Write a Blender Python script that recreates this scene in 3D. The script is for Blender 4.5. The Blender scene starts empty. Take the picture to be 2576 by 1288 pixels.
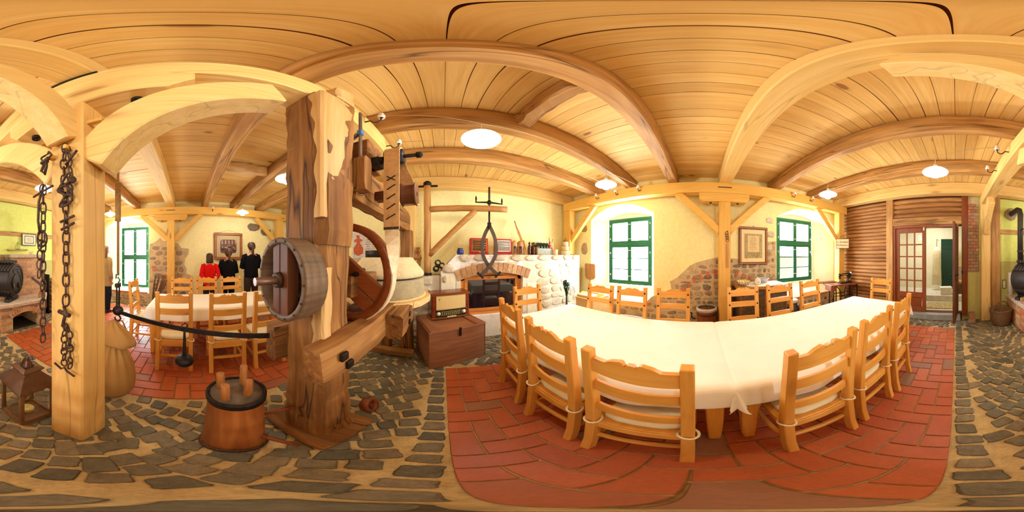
import bpy, bmesh, math, random
from mathutils import Vector, Matrix, noise
R = math.radians; PI = math.pi
scn = bpy.context.scene
col = scn.collection
# ---------------------------------------------------------------- camera
EYE = 1.45
cam_d = bpy.data.cameras.new('camera'); cam_d.type = 'PANO'
try: cam_d.panorama_type = 'EQUIRECTANGULAR'
except Exception: pass
try: cam_d.cycles.panorama_type = 'EQUIRECTANGULAR'
except Exception: pass
cam_d.clip_start = .01; cam_d.clip_end = 200
cam = bpy.data.objects.new('camera', cam_d); col.objects.link(cam)
cam.location = (0, 0, EYE); cam.rotation_euler = (R(90), 0, R(-24))   # +X is the window wall, +Y the fireplace wall
scn.camera = cam
# ---------------------------------------------------------------- world, lights, exposure
world = bpy.data.worlds.new('overcast sky'); scn.world = world; world.use_nodes = True
wn = world.node_tree; bg = wn.nodes['Background']
bg.inputs[0].default_value = (.86, .94, 1.0, 1); bg.inputs[1].default_value = 40.0
vs = scn.view_settings
vs.view_transform = 'Standard'; vs.look = 'None'; vs.gamma = 1; vs.exposure = 0.08
try: vs.use_curve_mapping = False
except Exception: pass
def portal(name, loc, rot, sx, sy):
    l = bpy.data.lights.new(name, 'AREA'); l.shape = 'RECTANGLE'; l.size = sx; l.size_y = sy
    l.cycles.is_portal = True
    o = bpy.data.objects.new(name, l); col.objects.link(o); o.location = loc; o.rotation_euler = rot
portal('window_portal', (3.48, 1.59, 1.56), (0, R(90), 0), 1.6, 1.15)
portal('window_portal', (3.48, -2.27, 1.6), (0, R(90), 0), 1.65, 1.1)
portal('window_portal', (-5.0, -1.67, 1.42), (0, R(-90), 0), 1.98, .95)
LAMP_W = 20.0
LAMP_C = (1.0, .93, .80)
# ---------------------------------------------------------------- helpers
def S(r, g, b):
    f = lambda c: (c/255/12.92) if c/255 <= .04045 else ((c/255+.055)/1.055)**2.4
    return (f(r), f(g), f(b), 1)
class MB:
    def __init__(s): s.v = []; s.f = []; s.sm = []
    def add(s, vs_, fs, smooth=False):
        n = len(s.v); s.v += [Vector(v) for v in vs_]
        for f in fs: s.f.append([n+i for i in f]); s.sm.append(smooth)
        return s
    def xf(s, M, start=0):
        for i in range(start, len(s.v)): s.v[i] = M @ s.v[i]
        return s
    def bx(s, x0, x1, y0, y1, z0, z1):
        return s.add([(x0,y0,z0),(x1,y0,z0),(x1,y1,z0),(x0,y1,z0),(x0,y0,z1),(x1,y0,z1),(x1,y1,z1),(x0,y1,z1)],
                     [(3,2,1,0),(4,5,6,7),(0,1,5,4),(1,2,6,5),(2,3,7,6),(3,0,4,7)])
    def box(s, c, d, M=None):
        n = len(s.v); s.bx(-d[0]/2, d[0]/2, -d[1]/2, d[1]/2, -d[2]/2, d[2]/2)
        T = Matrix.Translation(Vector(c)) @ (M.to_4x4() if M else Matrix.Identity(4))
        return s.xf(T, n)
    def loft(s, rings, cap=True, closed=False, smooth=False):
        n = len(s.v); k = len(rings[0])
        for r in rings: s.v += [Vector(p) for p in r]
        m = len(rings)
        for i in range(m if closed else m-1):
            a = n+i*k; b = n+((i+1) % m)*k
            for j in range(k):
                s.f.append([a+j, a+(j+1) % k, b+(j+1) % k, b+j]); s.sm.append(smooth)
        if cap and not closed:
            s.f.append([n+j for j in reversed(range(k))]); s.sm.append(False)
            s.f.append([n+(m-1)*k+j for j in range(k)]); s.sm.append(False)
        return s
    def frames(s, pts, closed=False, up=None):
        pts = [Vector(p) for p in pts]; m = len(pts); out = []
        prev = None
        for i in range(m):
            if closed: t = pts[(i+1) % m]-pts[i-1]
            else: t = pts[min(i+1, m-1)]-pts[max(i-1, 0)]
            t = t.normalized() if t.length > 1e-9 else Vector((0,0,1))
            u = Vector(up) if up else (prev if prev is not None else (Vector((0,0,1)) if abs(t.z) < .9 else Vector((1,0,0))))
            sd = t.cross(u)
            if sd.length < 1e-6: sd = t.cross(Vector((1,0,0)) if abs(t.x) < .9 else Vector((0,1,0)))
            sd.normalize(); nn = sd.cross(t).normalized(); prev = nn
            out.append((pts[i], sd, nn))
        return out
    def tube(s, pts, r, n=8, closed=False, smooth=True):
        fr = s.frames(pts, closed); rings = []
        for i, (p, sd, nn) in enumerate(fr):
            rr = r[i] if isinstance(r, (list, tuple)) else r
            rings.append([p+(sd*math.cos(2*PI*j/n)+nn*math.sin(2*PI*j/n))*rr for j in range(n)])
        return s.loft(rings, True, closed, smooth)
    def cyl(s, p0, p1, r0, r1=None, n=16, smooth=True):
        return s.tube([p0, p1], [r0, r0 if r1 is None else r1], n, False, smooth)
    def bar(s, pts, w, h, up=(0,0,1), closed=False):
        rings = []
        fr = s.frames(pts, closed, up)
        for i, (p, sd, nn) in enumerate(fr):
            ww = w[i] if isinstance(w, (list, tuple)) else w; hh = h[i] if isinstance(h, (list, tuple)) else h
            rings.append([p-sd*ww/2-nn*hh/2, p+sd*ww/2-nn*hh/2, p+sd*ww/2+nn*hh/2, p-sd*ww/2+nn*hh/2])
        return s.loft(rings, True, closed)
    def lathe(s, prof, n=20, M=None, smooth=True, a0=0, a1=2*PI):
        st = len(s.v); full = abs(a1-a0-2*PI) < 1e-6; m = n if full else n+1
        for (r, z) in prof:
            for j in range(m):
                a = a0+(a1-a0)*j/n; s.v.append(Vector((r*math.cos(a), r*math.sin(a), z)))
        for i in range(len(prof)-1):
            for j in range(n):
                s.f.append([st+i*m+j, st+i*m+(j+1) % m, st+(i+1)*m+(j+1) % m, st+(i+1)*m+j]); s.sm.append(smooth)
        if M is not None: s.xf(M, st)
        return s
    def prism(s, poly, t, M=None, t0=0.0):
        n = len(s.v); k = len(poly)
        s.v += [Vector((x, y, t0)) for x, y in poly]+[Vector((x, y, t0+t)) for x, y in poly]
        s.f.append([n+i for i in reversed(range(k))]); s.f.append([n+k+i for i in range(k)]); s.sm += [False, False]
        for i in range(k):
            j = (i+1) % k; s.f.append([n+i, n+j, n+k+j, n+k+i]); s.sm.append(False)
        if M is not None: s.xf(M, n)
        return s
    def ball(s, c, r, n=12, m=8, sc=(1,1,1)):
        prof = [(max(r*math.sin(PI*i/m), 1e-4), -r*math.cos(PI*i/m)) for i in range(m+1)]
        return s.lathe(prof, n, Matrix.Translation(Vector(c)) @ Matrix.Diagonal((sc[0], sc[1], sc[2], 1)))
    def mesh(s, name, bevel=0, off=None):
        bm = bmesh.new()
        vv = [bm.verts.new(v if off is None else v-off) for v in s.v]
        for f, sm in zip(s.f, s.sm):
            try: ff = bm.faces.new([vv[i] for i in f]); ff.smooth = sm
            except ValueError: pass
        if any(s.sm): bmesh.ops.remove_doubles(bm, verts=bm.verts, dist=1e-6)
        bmesh.ops.recalc_face_normals(bm, faces=bm.faces)
        if bevel:
            ed = [e for e in bm.edges if len(e.link_faces) == 2 and e.calc_face_angle(0) > R(35)]
            bmesh.ops.bevel(bm, geom=ed, offset=bevel, segments=1, affect='EDGES', clamp_overlap=True)
        me = bpy.data.meshes.new(name); bm.to_mesh(me); bm.free()
        return me
    def build(s, name, mat, parent=None, bevel=0, world=True):
        off = None
        if parent is not None and world:
            off = Vector((0,0,0)); p = parent
            while p is not None: off = off+Vector(p.location); p = p.parent
        me = s.mesh(name, bevel, off)
        me.materials.append(mat)
        o = bpy.data.objects.new(name, me); col.objects.link(o); o.parent = parent
        return o
def tag(o, label, cat, group=None):
    o['label'] = label; o['category'] = cat
    if group: o['group'] = group
    return o
def thing(name, label, cat, loc=(0,0,0), rz=0, group=None):
    o = bpy.data.objects.new(name, None); col.objects.link(o); o.location = loc; o.rotation_euler = (0,0,rz)
    o.empty_display_size = .1
    return tag(o, label, cat, group)
def struct(o): o['kind'] = 'structure'; return o
def copy_tree(o, parent=None):
    c = o.copy(); col.objects.link(c); c.parent = parent
    for ch in list(o.children): copy_tree(ch, c)
    return c
def inst(name, me, parent, M):
    o = bpy.data.objects.new(name, me); col.objects.link(o); o.parent = parent
    o.matrix_basis = M
    return o
def text_mb(s, size, depth, M):
    cu = bpy.data.curves.new('t', 'FONT'); cu.body = s; cu.size = size; cu.extrude = depth; cu.align_x = 'CENTER'; cu.align_y = 'CENTER'; cu.resolution_u = 2
    o = bpy.data.objects.new('t', cu); col.objects.link(o)
    dg = bpy.context.evaluated_depsgraph_get()
    me = bpy.data.meshes.new_from_object(o.evaluated_get(dg))
    m = MB(); m.add([M @ v.co for v in me.vertices], [list(p.vertices) for p in me.polygons])
    bpy.data.objects.remove(o); bpy.data.curves.remove(cu); bpy.data.meshes.remove(me)
    return m
def axes(o, x, y, z):
    M = Matrix.Identity(4)
    for i, a in enumerate((x, y, z)):
        for j in range(3): M[j][i] = a[j]
    M.translation = Vector(o); return M
# ---------------------------------------------------------------- materials
def newmat(name):
    m = bpy.data.materials.new(name); m.use_nodes = True
    nt = m.node_tree; return m, nt, nt.nodes, nt.links, nt.nodes['Principled BSDF']
def rnd(nt):
    N, L = nt.nodes, nt.links
    oi = N.new('ShaderNodeObjectInfo'); ge = N.new('ShaderNodeNewGeometry')
    ad = N.new('ShaderNodeMath'); ad.operation = 'ADD'; L.new(oi.outputs['Random'], ad.inputs[0]); L.new(ge.outputs['Random Per Island'], ad.inputs[1])
    fr = N.new('ShaderNodeMath'); fr.operation = 'FRACT'; L.new(ad.outputs[0], fr.inputs[0])
    return fr.outputs[0]
def ramp(nt, fac, stops):
    r = nt.nodes.new('ShaderNodeValToRGB'); e = r.color_ramp.elements
    while len(e) < len(stops): e.new(.5)
    for i, (p, c) in enumerate(stops): e[i].position = p; e[i].color = c
    nt.links.new(fac, r.inputs[0]); return r.outputs[0]
def mixc(nt, fac, a, b, mode='MIX'):
    n = nt.nodes.new('ShaderNodeMix'); n.data_type = 'RGBA'; n.blend_type = mode
    for sock, v in ((n.inputs[0], fac), (n.inputs[6], a), (n.inputs[7], b)):
        if isinstance(v, (int, float)): sock.default_value = v
        elif isinstance(v, tuple): sock.default_value = v
        else: nt.links.new(v, sock)
    return n.outputs[2]
def noise_t(nt, vec, scale, detail=3, rough=.5, dist=0):
    n = nt.nodes.new('ShaderNodeTexNoise'); n.inputs['Scale'].default_value = scale; n.inputs['Detail'].default_value = detail
    n.inputs['Roughness'].default_value = rough; n.inputs['Distortion'].default_value = dist
    if vec is not None: nt.links.new(vec, n.inputs['Vector'])
    return n.outputs['Fac']
def coords(nt, stretch=(1,1,1), offset=True):
    N, L = nt.nodes, nt.links
    tc = N.new('ShaderNodeTexCoord'); mp = N.new('ShaderNodeMapping'); mp.inputs['Scale'].default_value = stretch
    L.new(tc.outputs['Object'], mp.inputs['Vector'])
    if offset:
        r = rnd(nt); mu = N.new('ShaderNodeMath'); mu.operation = 'MULTIPLY'; mu.inputs[1].default_value = 37
        L.new(r, mu.inputs[0]); L.new(mu.outputs[0], mp.inputs['Location'])
    return mp.outputs[0]
def bump(nt, b, h, strength=.3, dist=.01):
    n = nt.nodes.new('ShaderNodeBump'); n.inputs['Strength'].default_value = strength; n.inputs['Distance'].default_value = dist
    nt.links.new(h, n.inputs['Height']); nt.links.new(n.outputs[0], b.inputs['Normal'])
def wood(name, dark, mid, light, axis='z', rough=.55, knots=.5, var=.12, grain=1.0, bmp=.15, spec=.35, patch=0, kst=None, kth=(.07,.12,.2), crack=0):
    m, nt, N, L, b = newmat(name)
    st = {'x': (.06,1,1), 'y': (1,.06,1), 'z': (1,1,.06)}[axis]
    v = coords(nt, st)
    n1 = noise_t(nt, v, 22*grain, 4, .6, 1.2)
    n2 = noise_t(nt, v, 90*grain, 2, .5)
    mx = N.new('ShaderNodeMath'); mx.operation = 'MULTIPLY_ADD'; L.new(n2, mx.inputs[0]); mx.inputs[1].default_value = .3; 
    sc_ = N.new('ShaderNodeMath'); sc_.operation = 'MULTIPLY_ADD'; L.new(n1, sc_.inputs[0]); sc_.inputs[1].default_value = .9; sc_.inputs[2].default_value = -.1
    L.new(sc_.outputs[0], mx.inputs[2])
    c = ramp(nt, mx.outputs[0], [(.08, dark), (.46, mid), (.86, light)])
    if patch:
        p = noise_t(nt, coords(nt, {'x': (.25,1,1), 'y': (1,.25,1), 'z': (1,1,.25)}[axis]), 5, 3, .6, .5)
        pf = ramp(nt, p, [(.42, (0,0,0,1)), (.62, (1,1,1,1))])
        c = mixc(nt, mixc(nt, patch, (0,0,0,1), pf), c, tuple(x*.45 for x in dark[:3])+(1,))
    if knots:
        kv = coords(nt, kst or {'x': (.3,1,1), 'y': (1,.3,1), 'z': (1,1,.3)}[axis])
        vo = N.new('ShaderNodeTexVoronoi'); vo.inputs['Scale'].default_value = 4.2*grain**.5; L.new(kv, vo.inputs['Vector'])
        kr = ramp(nt, vo.outputs['Distance'], [(kth[0], (1,1,1,1)), (kth[1], (.25,.25,.25,1)), (kth[2], (0,0,0,1))])
        kc = tuple(x*.33 for x in mid[:3])+(1,)
        c = mixc(nt, mixc(nt, knots, (0,0,0,1), kr), c, (kc[0]*1.3, kc[1]*.8, kc[2]*.6, 1))
    if crack:
        cn = noise_t(nt, coords(nt, {'x': (.05,1,1), 'y': (1,.05,1), 'z': (1,1,.05)}[axis]), 6, 2, .5, .3)
        cf = ramp(nt, cn, [(.488, (0,0,0,1)), (.5, (crack,)*3+(1,)), (.512, (0,0,0,1))])
        c = mixc(nt, cf, c, tuple(x*.3 for x in dark[:3])+(1,))
    r = rnd(nt)
    vr = ramp(nt, r, [(0, (1-var,1-var*1.2,1-var*1.5,1)), (.5, (1,1,1,1)), (1, (1+var*.3,1+var*.5,1+var*.5,1))])
    c = mixc(nt, 1.0, c, vr, 'MULTIPLY')
    L.new(c, b.inputs['Base Color']); b.inputs['Roughness'].default_value = rough; b.inputs['Specular IOR Level'].default_value = spec
    bump(nt, b, mx.outputs[0], bmp, .006)
    return m
def woods(name, *a, **k): return {ax: wood(name+'_'+ax, *a, axis=ax, **k) for ax in 'xyz'}
def stone(name, cols, scale=14, rough=.85, bmp=.6, spec=.3, speck=.25):
    m, nt, N, L, b = newmat(name)
    r = rnd(nt); k = len(cols)
    base = ramp(nt, r, [(i/max(k-1, 1), c) for i, c in enumerate(cols)])
    v = coords(nt)
    tcg = nt.nodes.new('ShaderNodeNewGeometry')
    n1 = noise_t(nt, tcg.outputs['Position'], scale, 5, .65)
    n2 = noise_t(nt, tcg.outputs['Position'], scale*7, 3, .6)
    d = ramp(nt, n1, [(.3, (1-speck*1.6,)*3+(1,)), (.55, (1,1,1,1)), (.75, (1+speck,)*3+(1,))])
    c = mixc(nt, 1.0, base, d, 'MULTIPLY')
    d2 = ramp(nt, n2, [(.35, (1-speck,)*3+(1,)), (.6, (1.05,1.05,1.05,1))])
    c = mixc(nt, 1.0, c, d2, 'MULTIPLY')
    L.new(c, b.inputs['Base Color']); b.inputs['Roughness'].default_value = rough; b.inputs['Specular IOR Level'].default_value = spec
    bump(nt, b, n1, bmp, .012)
    return m
def plain(name, c, rough=.5, metal=0, spec=.5, nz=.08, scale=20, bmp=0):
    m, nt, N, L, b = newmat(name)
    g = N.new('ShaderNodeNewGeometry')
    n = noise_t(nt, g.outputs['Position'], scale, 3, .55)
    d = ramp(nt, n, [(.3, tuple(x*(1-nz*2) for x in c[:3])+(1,)), (.7, tuple(min(x*(1+nz), 1) for x in c[:3])+(1,))])
    L.new(d, b.inputs['Base Color']); b.inputs['Roughness'].default_value = rough; b.inputs['Metallic'].default_value = metal; b.inputs['Specular IOR Level'].default_value = spec
    if bmp: bump(nt, b, n, bmp, .006)
    return m
def glass(name, tint=(1,1,1,1), rough=.02):
    m, nt, N, L, b = newmat(name)
    N.remove(b); out = N['Material Output']
    tr = N.new('ShaderNodeBsdfTransparent'); tr.inputs[0].default_value = tint
    gl = N.new('ShaderNodeBsdfGlossy'); gl.inputs['Roughness'].default_value = rough
    lw = N.new('ShaderNodeLayerWeight'); lw.inputs[0].default_value = .5; pw = N.new('ShaderNodeMath'); pw.operation = 'POWER'; pw.inputs[1].default_value = 4; L.new(lw.outputs['Facing'], pw.inputs[0])
    fr = N.new('ShaderNodeMath'); fr.operation = 'MULTIPLY_ADD'; fr.inputs[1].default_value = .6; fr.inputs[2].default_value = .03; L.new(pw.outputs[0], fr.inputs[0])
    mx = N.new('ShaderNodeMixShader'); L.new(fr.outputs[0], mx.inputs[0]); L.new(tr.outputs[0], mx.inputs[1]); L.new(gl.outputs[0], mx.inputs[2]); L.new(mx.outputs[0], out.inputs[0])
    return m
PINE = woods('pine', S(214,156,64), S(232,180,86), S(244,202,116), knots=.75, var=.08)
BEAM = woods('pale_beam', S(220,172,94), S(236,196,118), S(246,214,148), knots=.6, var=.06, bmp=.2, grain=.7, crack=.35)
OLDB = woods('old_beam', S(136,86,42), S(190,138,76), S(220,176,116), knots=.5, var=.12, bmp=.5, grain=.6, patch=.35, crack=.8)
CEIL = wood('ceiling_board', S(216,160,84), S(234,190,110), S(246,214,146), 'y', knots=.9, kst=(1,.42,.02), kth=(.075,.10,.16), var=.10, grain=.9, rough=.6)
OAK = woods('mill_oak', S(84,48,18), S(140,90,40), S(190,140,78), knots=.4, var=.12, bmp=.7, grain=.55, patch=.4, rough=.7, crack=.95)
DARKW = woods('dark_wood', S(58,28,14), S(96,52,26), S(128,76,40), knots=.2, var=.1, bmp=.3)
REDW = woods('red_wood', S(84,36,12), S(128,62,24), S(160,88,38), knots=.3, var=.1, bmp=.35, rough=.45)
CHESTW = woods('chest_wood', S(112,62,36), S(150,96,62), S(178,124,86), knots=.4, var=.05, bmp=.25, patch=.2)
LOGM = wood('log', S(126,78,38), S(180,124,68), S(214,164,104), 'x', knots=.4, var=.3, bmp=.5, grain=.8, patch=.35)
DOORW = woods('door_wood', S(92,42,18), S(132,66,32), S(158,86,46), knots=.2, var=.06, rough=.4)
CHAIRW = woods('chair_pine', S(214,138,50), S(230,160,66), S(242,184,94), knots=.45, var=.05, rough=.38, spec=.5, bmp=.08)
FRAMEW = plain('picture_frame_wood', S(110,52,24), .4, nz=.15, scale=60)
IRON = plain('black_iron', S(46,38,34), .5, .7, nz=.25, scale=50, bmp=.3)
RUST = plain('rusty_iron', S(84,60,46), .6, .5, nz=.3, scale=60, bmp=.4)
STEEL = plain('grey_steel', S(140,128,118), .35, .8)
PLASTER = stone('yellow_plaster', [S(252,239,172), S(252,241,180)], 2.5, .9, .25, .2, .03)
PLASTW = stone('white_plaster', [S(250,242,214), S(250,240,206)], 4, .9, .3, .2, .04)
LIME = stone('lime_green_plaster', [S(216,220,118), S(218,224,124)], 2, .9, .12, .2, .03)
OCHRE = stone('beige_green_plaster', [S(196,186,110), S(202,190,116)], 2, .9, .12, .2, .04)
MORTAR = stone('wall_mortar', [S(206,180,138), S(214,190,148)], 9, .95, .7, .2, .14)
FLOORM = stone('floor_mortar', [S(202,174,122), S(210,184,132)], 12, .9, .6, .25, .16)
RUBBLE = stone('rubble_stone', [S(164,142,114), S(184,160,128), S(142,124,104), S(196,174,142), S(170,142,114), S(204,186,154)], 16, .85, .8, .3, .25)
PALEST = stone('pale_sandstone', [S(224,208,176), S(212,192,160), S(234,222,198), S(220,204,178)], 14, .9, .8, .25, .16)
COBBLE = stone('basalt_sett', [S(108,102,80), S(128,116,90), S(94,90,74), S(144,126,96), S(114,106,82)], 22, .62, .7, .45, .22)
TILE = stone('terracotta_tile', [S(180,88,44), S(186,94,50), S(172,80,40), S(192,100,54), S(176,84,42), S(182,90,46), S(178,86,44), S(146,104,76)], 9, .42, .18, .45, .07)
BRICK = stone('brick', [S(196,150,106), S(208,164,118), S(184,134,96), S(214,176,130)], 18, .9, .7, .2, .16)
REDBR = stone('red_brick', [S(204,112,74), S(214,128,88), S(190,104,72)], 18, .9, .6, .2, .14)
OLDBR = stone('weathered_brick', [S(172,124,94), S(186,140,108), S(160,116,90), S(200,166,132)], 18, .9, .7, .2, .2)
GREEN = plain('green_paint', S(34,112,74), .35, nz=.05)
DKGREEN = plain('dark_green_paint', S(10,56,38), .4)
LINEN = plain('white_linen', S(250,245,232), .85, spec=.2, nz=.015, scale=6)
CUSH = plain('cream_cushion', S(240,226,190), .9, spec=.1, nz=.03)
BURLAP = plain('burlap', S(180,134,76), .95, spec=.1, nz=.05, scale=140, bmp=.15)
ROPE = plain('hemp_rope', S(176,134,84), .9, spec=.1, nz=.2, scale=120, bmp=.4)
LEATHER = plain('tan_leather', S(206,162,108), .75, nz=.1, scale=30, bmp=.2)
CANVAS = plain('canvas_belt', S(220,196,158), .9, nz=.08, scale=50, bmp=.2)
MILLST = stone('millstone', [S(214,192,148), S(214,192,148)], 26, .9, .5, .2, .1)
MILLG = stone('grey_millstone', [S(168,152,116), S(168,152,116)], 10, .9, .4, .2, .14)
PORC = plain('porcelain', S(238,232,218), .25)
WIRE = plain('pale_wire', S(214,198,160), .5)
BLACK = plain('black_paint', S(24,22,22), .4)
STOVE = plain('stove_iron', S(50,42,36), .55, .3, nz=.1)
PANE = glass('window_glass')
GLASSD = glass('lantern_glass', (.95,.93,.9,1))
BRASS = plain('brass', S(196,152,72), .35, .8)
CREAM = plain('cream_paper', S(238,222,180), .8)
# ================================================================ the room shell
XW, XL, YF, YD, ZC = 3.1, -4.65, 3.2, -3.58, 3.06
rg = random.Random(5)
fl = MB().bx(XL-.6, XW+.6, YD-.4, YF+.3, -.12, -.014).build('floor', FLOORM); struct(fl)
# --- herringbone clay tiles
def tile_mesh(w, d, h=.014):
    return MB().bx(-w/2, w/2, -d/2, d/2, -h, 0).mesh('tile', .0025)
U = .125; g = .009
tmH = tile_mesh(2*U-g, U-g); tmV = tile_mesh(U-g, 2*U-g); tmS = tile_mesh(U-g, U-g)
for m_ in (tmH, tmV, tmS): m_.materials.append(TILE)
tiles = []
def herring(x0, x1, y0, y1):
    nx = int(round((x1-x0)/U)); ny = int(round((y1-y0)/U))
    ins = lambda i, j: 0 <= i < nx and 0 <= j < ny
    for i in range(-1, nx+1):
        for j in range(-1, ny+1):
            k = (i-j) % 4
            if k == 0: cells = [(i, j), (i+1, j)]
            elif k == 3: cells = [(i, j), (i, j+1)]
            else: continue
            c = [q for q in cells if ins(*q)]
            if not c: continue
            cx = x0+(sum(q[0] for q in c)/len(c)+.5)*U; cy = y0+(sum(q[1] for q in c)/len(c)+.5)*U
            tiles.append((cx, cy, tmS if len(c) == 1 else (tmH if k == 0 else tmV)))
herring(.02, 2.395, -3.105, 1.77)
herring(-4.33, -1.205, -2.48, 2.02)
def hid(x, y): return (.75 < x < 1.55 and -2.1 < y < 1.5) or (-2.8 < x < -2.1 and -.4 < y < 1.5)
def seen_rank(x, y): return math.hypot(x, y)+(9 if hid(x, y) else 0)
tiles.sort(key=lambda t: seen_rank(t[0], t[1]))
for (x, y, me) in tiles[:300]:
    inst('floor_tile', me, fl, Matrix.Translation((x, y, rg.uniform(-.0015, .001))))
def join_instances(name, items, mat, parent):
    vv, ff = [], []
    for me, M in items:
        n = len(vv); vv += [M @ v.co for v in me.vertices]; ff += [[n+i for i in p.vertices] for p in me.polygons]
    me = bpy.data.meshes.new(name); me.from_pydata(vv, [], ff); me.materials.append(mat)
    o = bpy.data.objects.new(name, me); col.objects.link(o); o.parent = parent; o['kind'] = 'stuff'; return o
join_instances('tile_field', [(me, Matrix.Translation((x, y, rg.uniform(-.0015, .001)))) for x, y, me in tiles[300:]], TILE, fl)
# --- basalt setts in scalloped rows
def sett_mesh(k):
    r = random.Random(k); q = [(-.5,-.5),(.5,-.5),(.5,.5),(-.5,.5)]
    q = [(x+r.uniform(-.03,.12)*(-1 if x > 0 else 1), y+r.uniform(-.03,.12)*(-1 if y > 0 else 1)) for x, y in q]
    ring = []
    for i in range(4):
        a, b = q[i], q[(i+1) % 4]; nx, ny = (b[1]-a[1]), -(b[0]-a[0])
        for t in (.1, .36, .64, .9):
            j = r.uniform(-.035, .03); ring.append((a[0]+(b[0]-a[0])*t+nx*j, a[1]+(b[1]-a[1])*t+ny*j))
    s = MB(); lay = [(1.0, -.02), (.99, -.006), (.9, .0)]
    s.loft([[(x*f, y*f, z+(r.uniform(-.002, .002) if z == 0 else 0)) for x, y in ring] for f, z in lay], smooth=False)
    me = s.mesh('sett'); me.materials.append(COBBLE); return me
setts_m = [sett_mesh(i) for i in range(24)]
setts = []
def in_tile(x, y, e=.035):
    return (.02-e < x < 2.395+e and -3.105-e < y < 1.77+e) or (-4.33-e < x < -1.205+e and -2.48-e < y < 2.02+e)
P = .122
x = -.05
y = -3.5
while y < 3.1:                                    # straight border course of larger setts along the tiles
    h = rg.uniform(.1, .14)
    if not in_tile(-.045, y+h/2, -.05): setts.append((-.055, y+h/2, .12, h-.014, rg.uniform(-.03, .03)))
    y += h
def scallop(x): 
    t = ((x+.62)/1.15) % 1.0
    return .42*math.sin(PI*t)
row = -48
while row < 46:
    yb = row*P; X0 = -4.6; x = X0+rg.uniform(0, .05)
    while x < 3.05:
        w = rg.uniform(.115, .175)
        xc = x+w/2; yy = yb+scallop(xc); sl = math.atan((scallop(xc+.02)-scallop(xc-.02))/.04)
        if abs(sl) > .95: sl = math.copysign(.95, sl)
        if -3.55 < yy < 3.15 and not in_tile(xc, yy) and not (-.17 < xc < .03 and -3.2 < yy < 1.85):
            setts.append((xc, yy, w-.02, P-.02+rg.uniform(-.006,.004), sl+rg.uniform(-.08,.08)))
        x += w*math.cos(sl)
    row += 1
setts.sort(key=lambda t: math.hypot(t[0], t[1]))
for k, (x, y, w, d, a) in enumerate(setts):
    M = Matrix.Translation((x, y, rg.uniform(-.003, .002))) @ Matrix.Rotation(a, 4, 'Z') @ Matrix.Diagonal((w, d, 1, 1))
    setts[k] = (setts_m[k % 24], M)
for me, M in setts[:300]: inst('sett', me, fl, M)
join_instances('sett_field', setts[300:], COBBLE, fl)
# --- ceiling of long boards
ce = MB().bx(XL-.6, XW+.6, YD-.4, YF+.3, ZC+.012, ZC+.12).build('ceiling', plain('board_gap', S(110,54,22), .9)); struct(ce)
bw = .1265; nb = int((XW-XL+.6)/bw)+1
for k in range(nb):
    x0 = XL-.15+k*bw; cut = rg.choice([None, .455, 1.3, -.44, -1.43, None])
    z = rg.uniform(0, .006)
    for (a, b) in ([(YD, YF)] if cut is None else [(YD, cut), (cut+.002, YF)]):
        m = MB(); n = 8; gp = rg.choice([.004, .005, .005, .006, .01]); L0 = []; L1 = []
        for q in range(n+1):
            yy = a+(b-a)*q/n; wv = rg.uniform(0, 1)*(gp-.001)
            L0.append((x0+.001, yy)); L1.append((x0+bw-gp+wv, yy))
        m.loft([[(L0[q][0], L0[q][1], ZC+z), (L1[q][0], L1[q][1], ZC+z), (L1[q][0], L1[q][1], ZC+.03), (L0[q][0], L0[q][1], ZC+.03)] for q in range(n+1)])
        m.build('ceiling_board', CEIL, ce)
# --- walls with deep arched window niches
def wall_panel(m, f, u0, u1, z0, z1, holes):
    """f(u,z,d) -> point; holes: (u0,u1,z0,zs,rise, iu0,iu1,iz0,izs,irise, depth)"""
    q = lambda a, b, c, d: m.add([a, b, c, d], [(0, 1, 2, 3)])
    nu = []; cur = u0; N = 12
    rev = MB()
    for h in sorted(holes):
        a0, a1, b0, bs, rise, c0, c1, d0, ds, ir, dep = h
        q(f(cur,z0,0), f(a0,z0,0), f(a0,z1,0), f(cur,z1,0))
        q(f(a0,z0,0), f(a1,z0,0), f(a1,b0,0), f(a0,b0,0))
        arc = lambda u_0, u_1, zs, rs, i: (u_0+(u_1-u_0)*i/N, zs+rs*(1-(2*i/N-1)**2))
        out = [(a0, b0)]+[arc(a0, a1, bs, rise, i) for i in range(N+1)]+[(a1, b0)]
        inn = [(c0, d0)]+[arc(c0, c1, ds, ir, i) for i in range(N+1)]+[(c1, d0)]
        for i in range(N):
            p, r_ = out[1+i], out[2+i]; q(f(p[0],p[1],0), f(r_[0],r_[1],0), f(r_[0],z1,0), f(p[0],z1,0))
        K = len(out)
        for i in range(K):
            j = (i+1) % K
            rev.add([f(*out[i],0), f(*out[j],0), f(*inn[j],dep), f(*inn[i],dep)], [(0,1,2,3)])
        for i in range(N):                          # tympanum above the straight window head
            p, r_ = inn[1+i], inn[2+i]; rev.add([f(p[0],ds,dep), f(r_[0],ds,dep), f(*r_,dep), f(*p,dep)], [(0,1,2,3)])
        cur = a1
    q(f(cur,z0,0), f(u1,z0,0), f(u1,z1,0), f(cur,z1,0))
    return m, rev
fw = lambda u, z, d: (XW+d, u, z)
m, rev = wall_panel(MB(), fw, YD-.1, YF+.1, -.02, ZC+.05, [(-3.33,-1.58,.47,2.3,.3,-2.82,-1.74,.8,2.385,.1,.34), (.9,2.44,.47,2.33,.27,1.02,2.15,.76,2.345,.09,.34)])
wall_w = struct(m.build('wall_window', PLASTER)); rev.build('window_reveal', PLASTW, wall_w)
fl_ = lambda u, z, d: (XL-d, u, z)
m, rev = wall_panel(MB(), fl_, YD-.1, YF+.1, -.02, ZC+.05, [(-2.55,-1.13,.34,2.36,.28,-2.15,-1.2,.42,2.39,.1,.32)])
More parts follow.
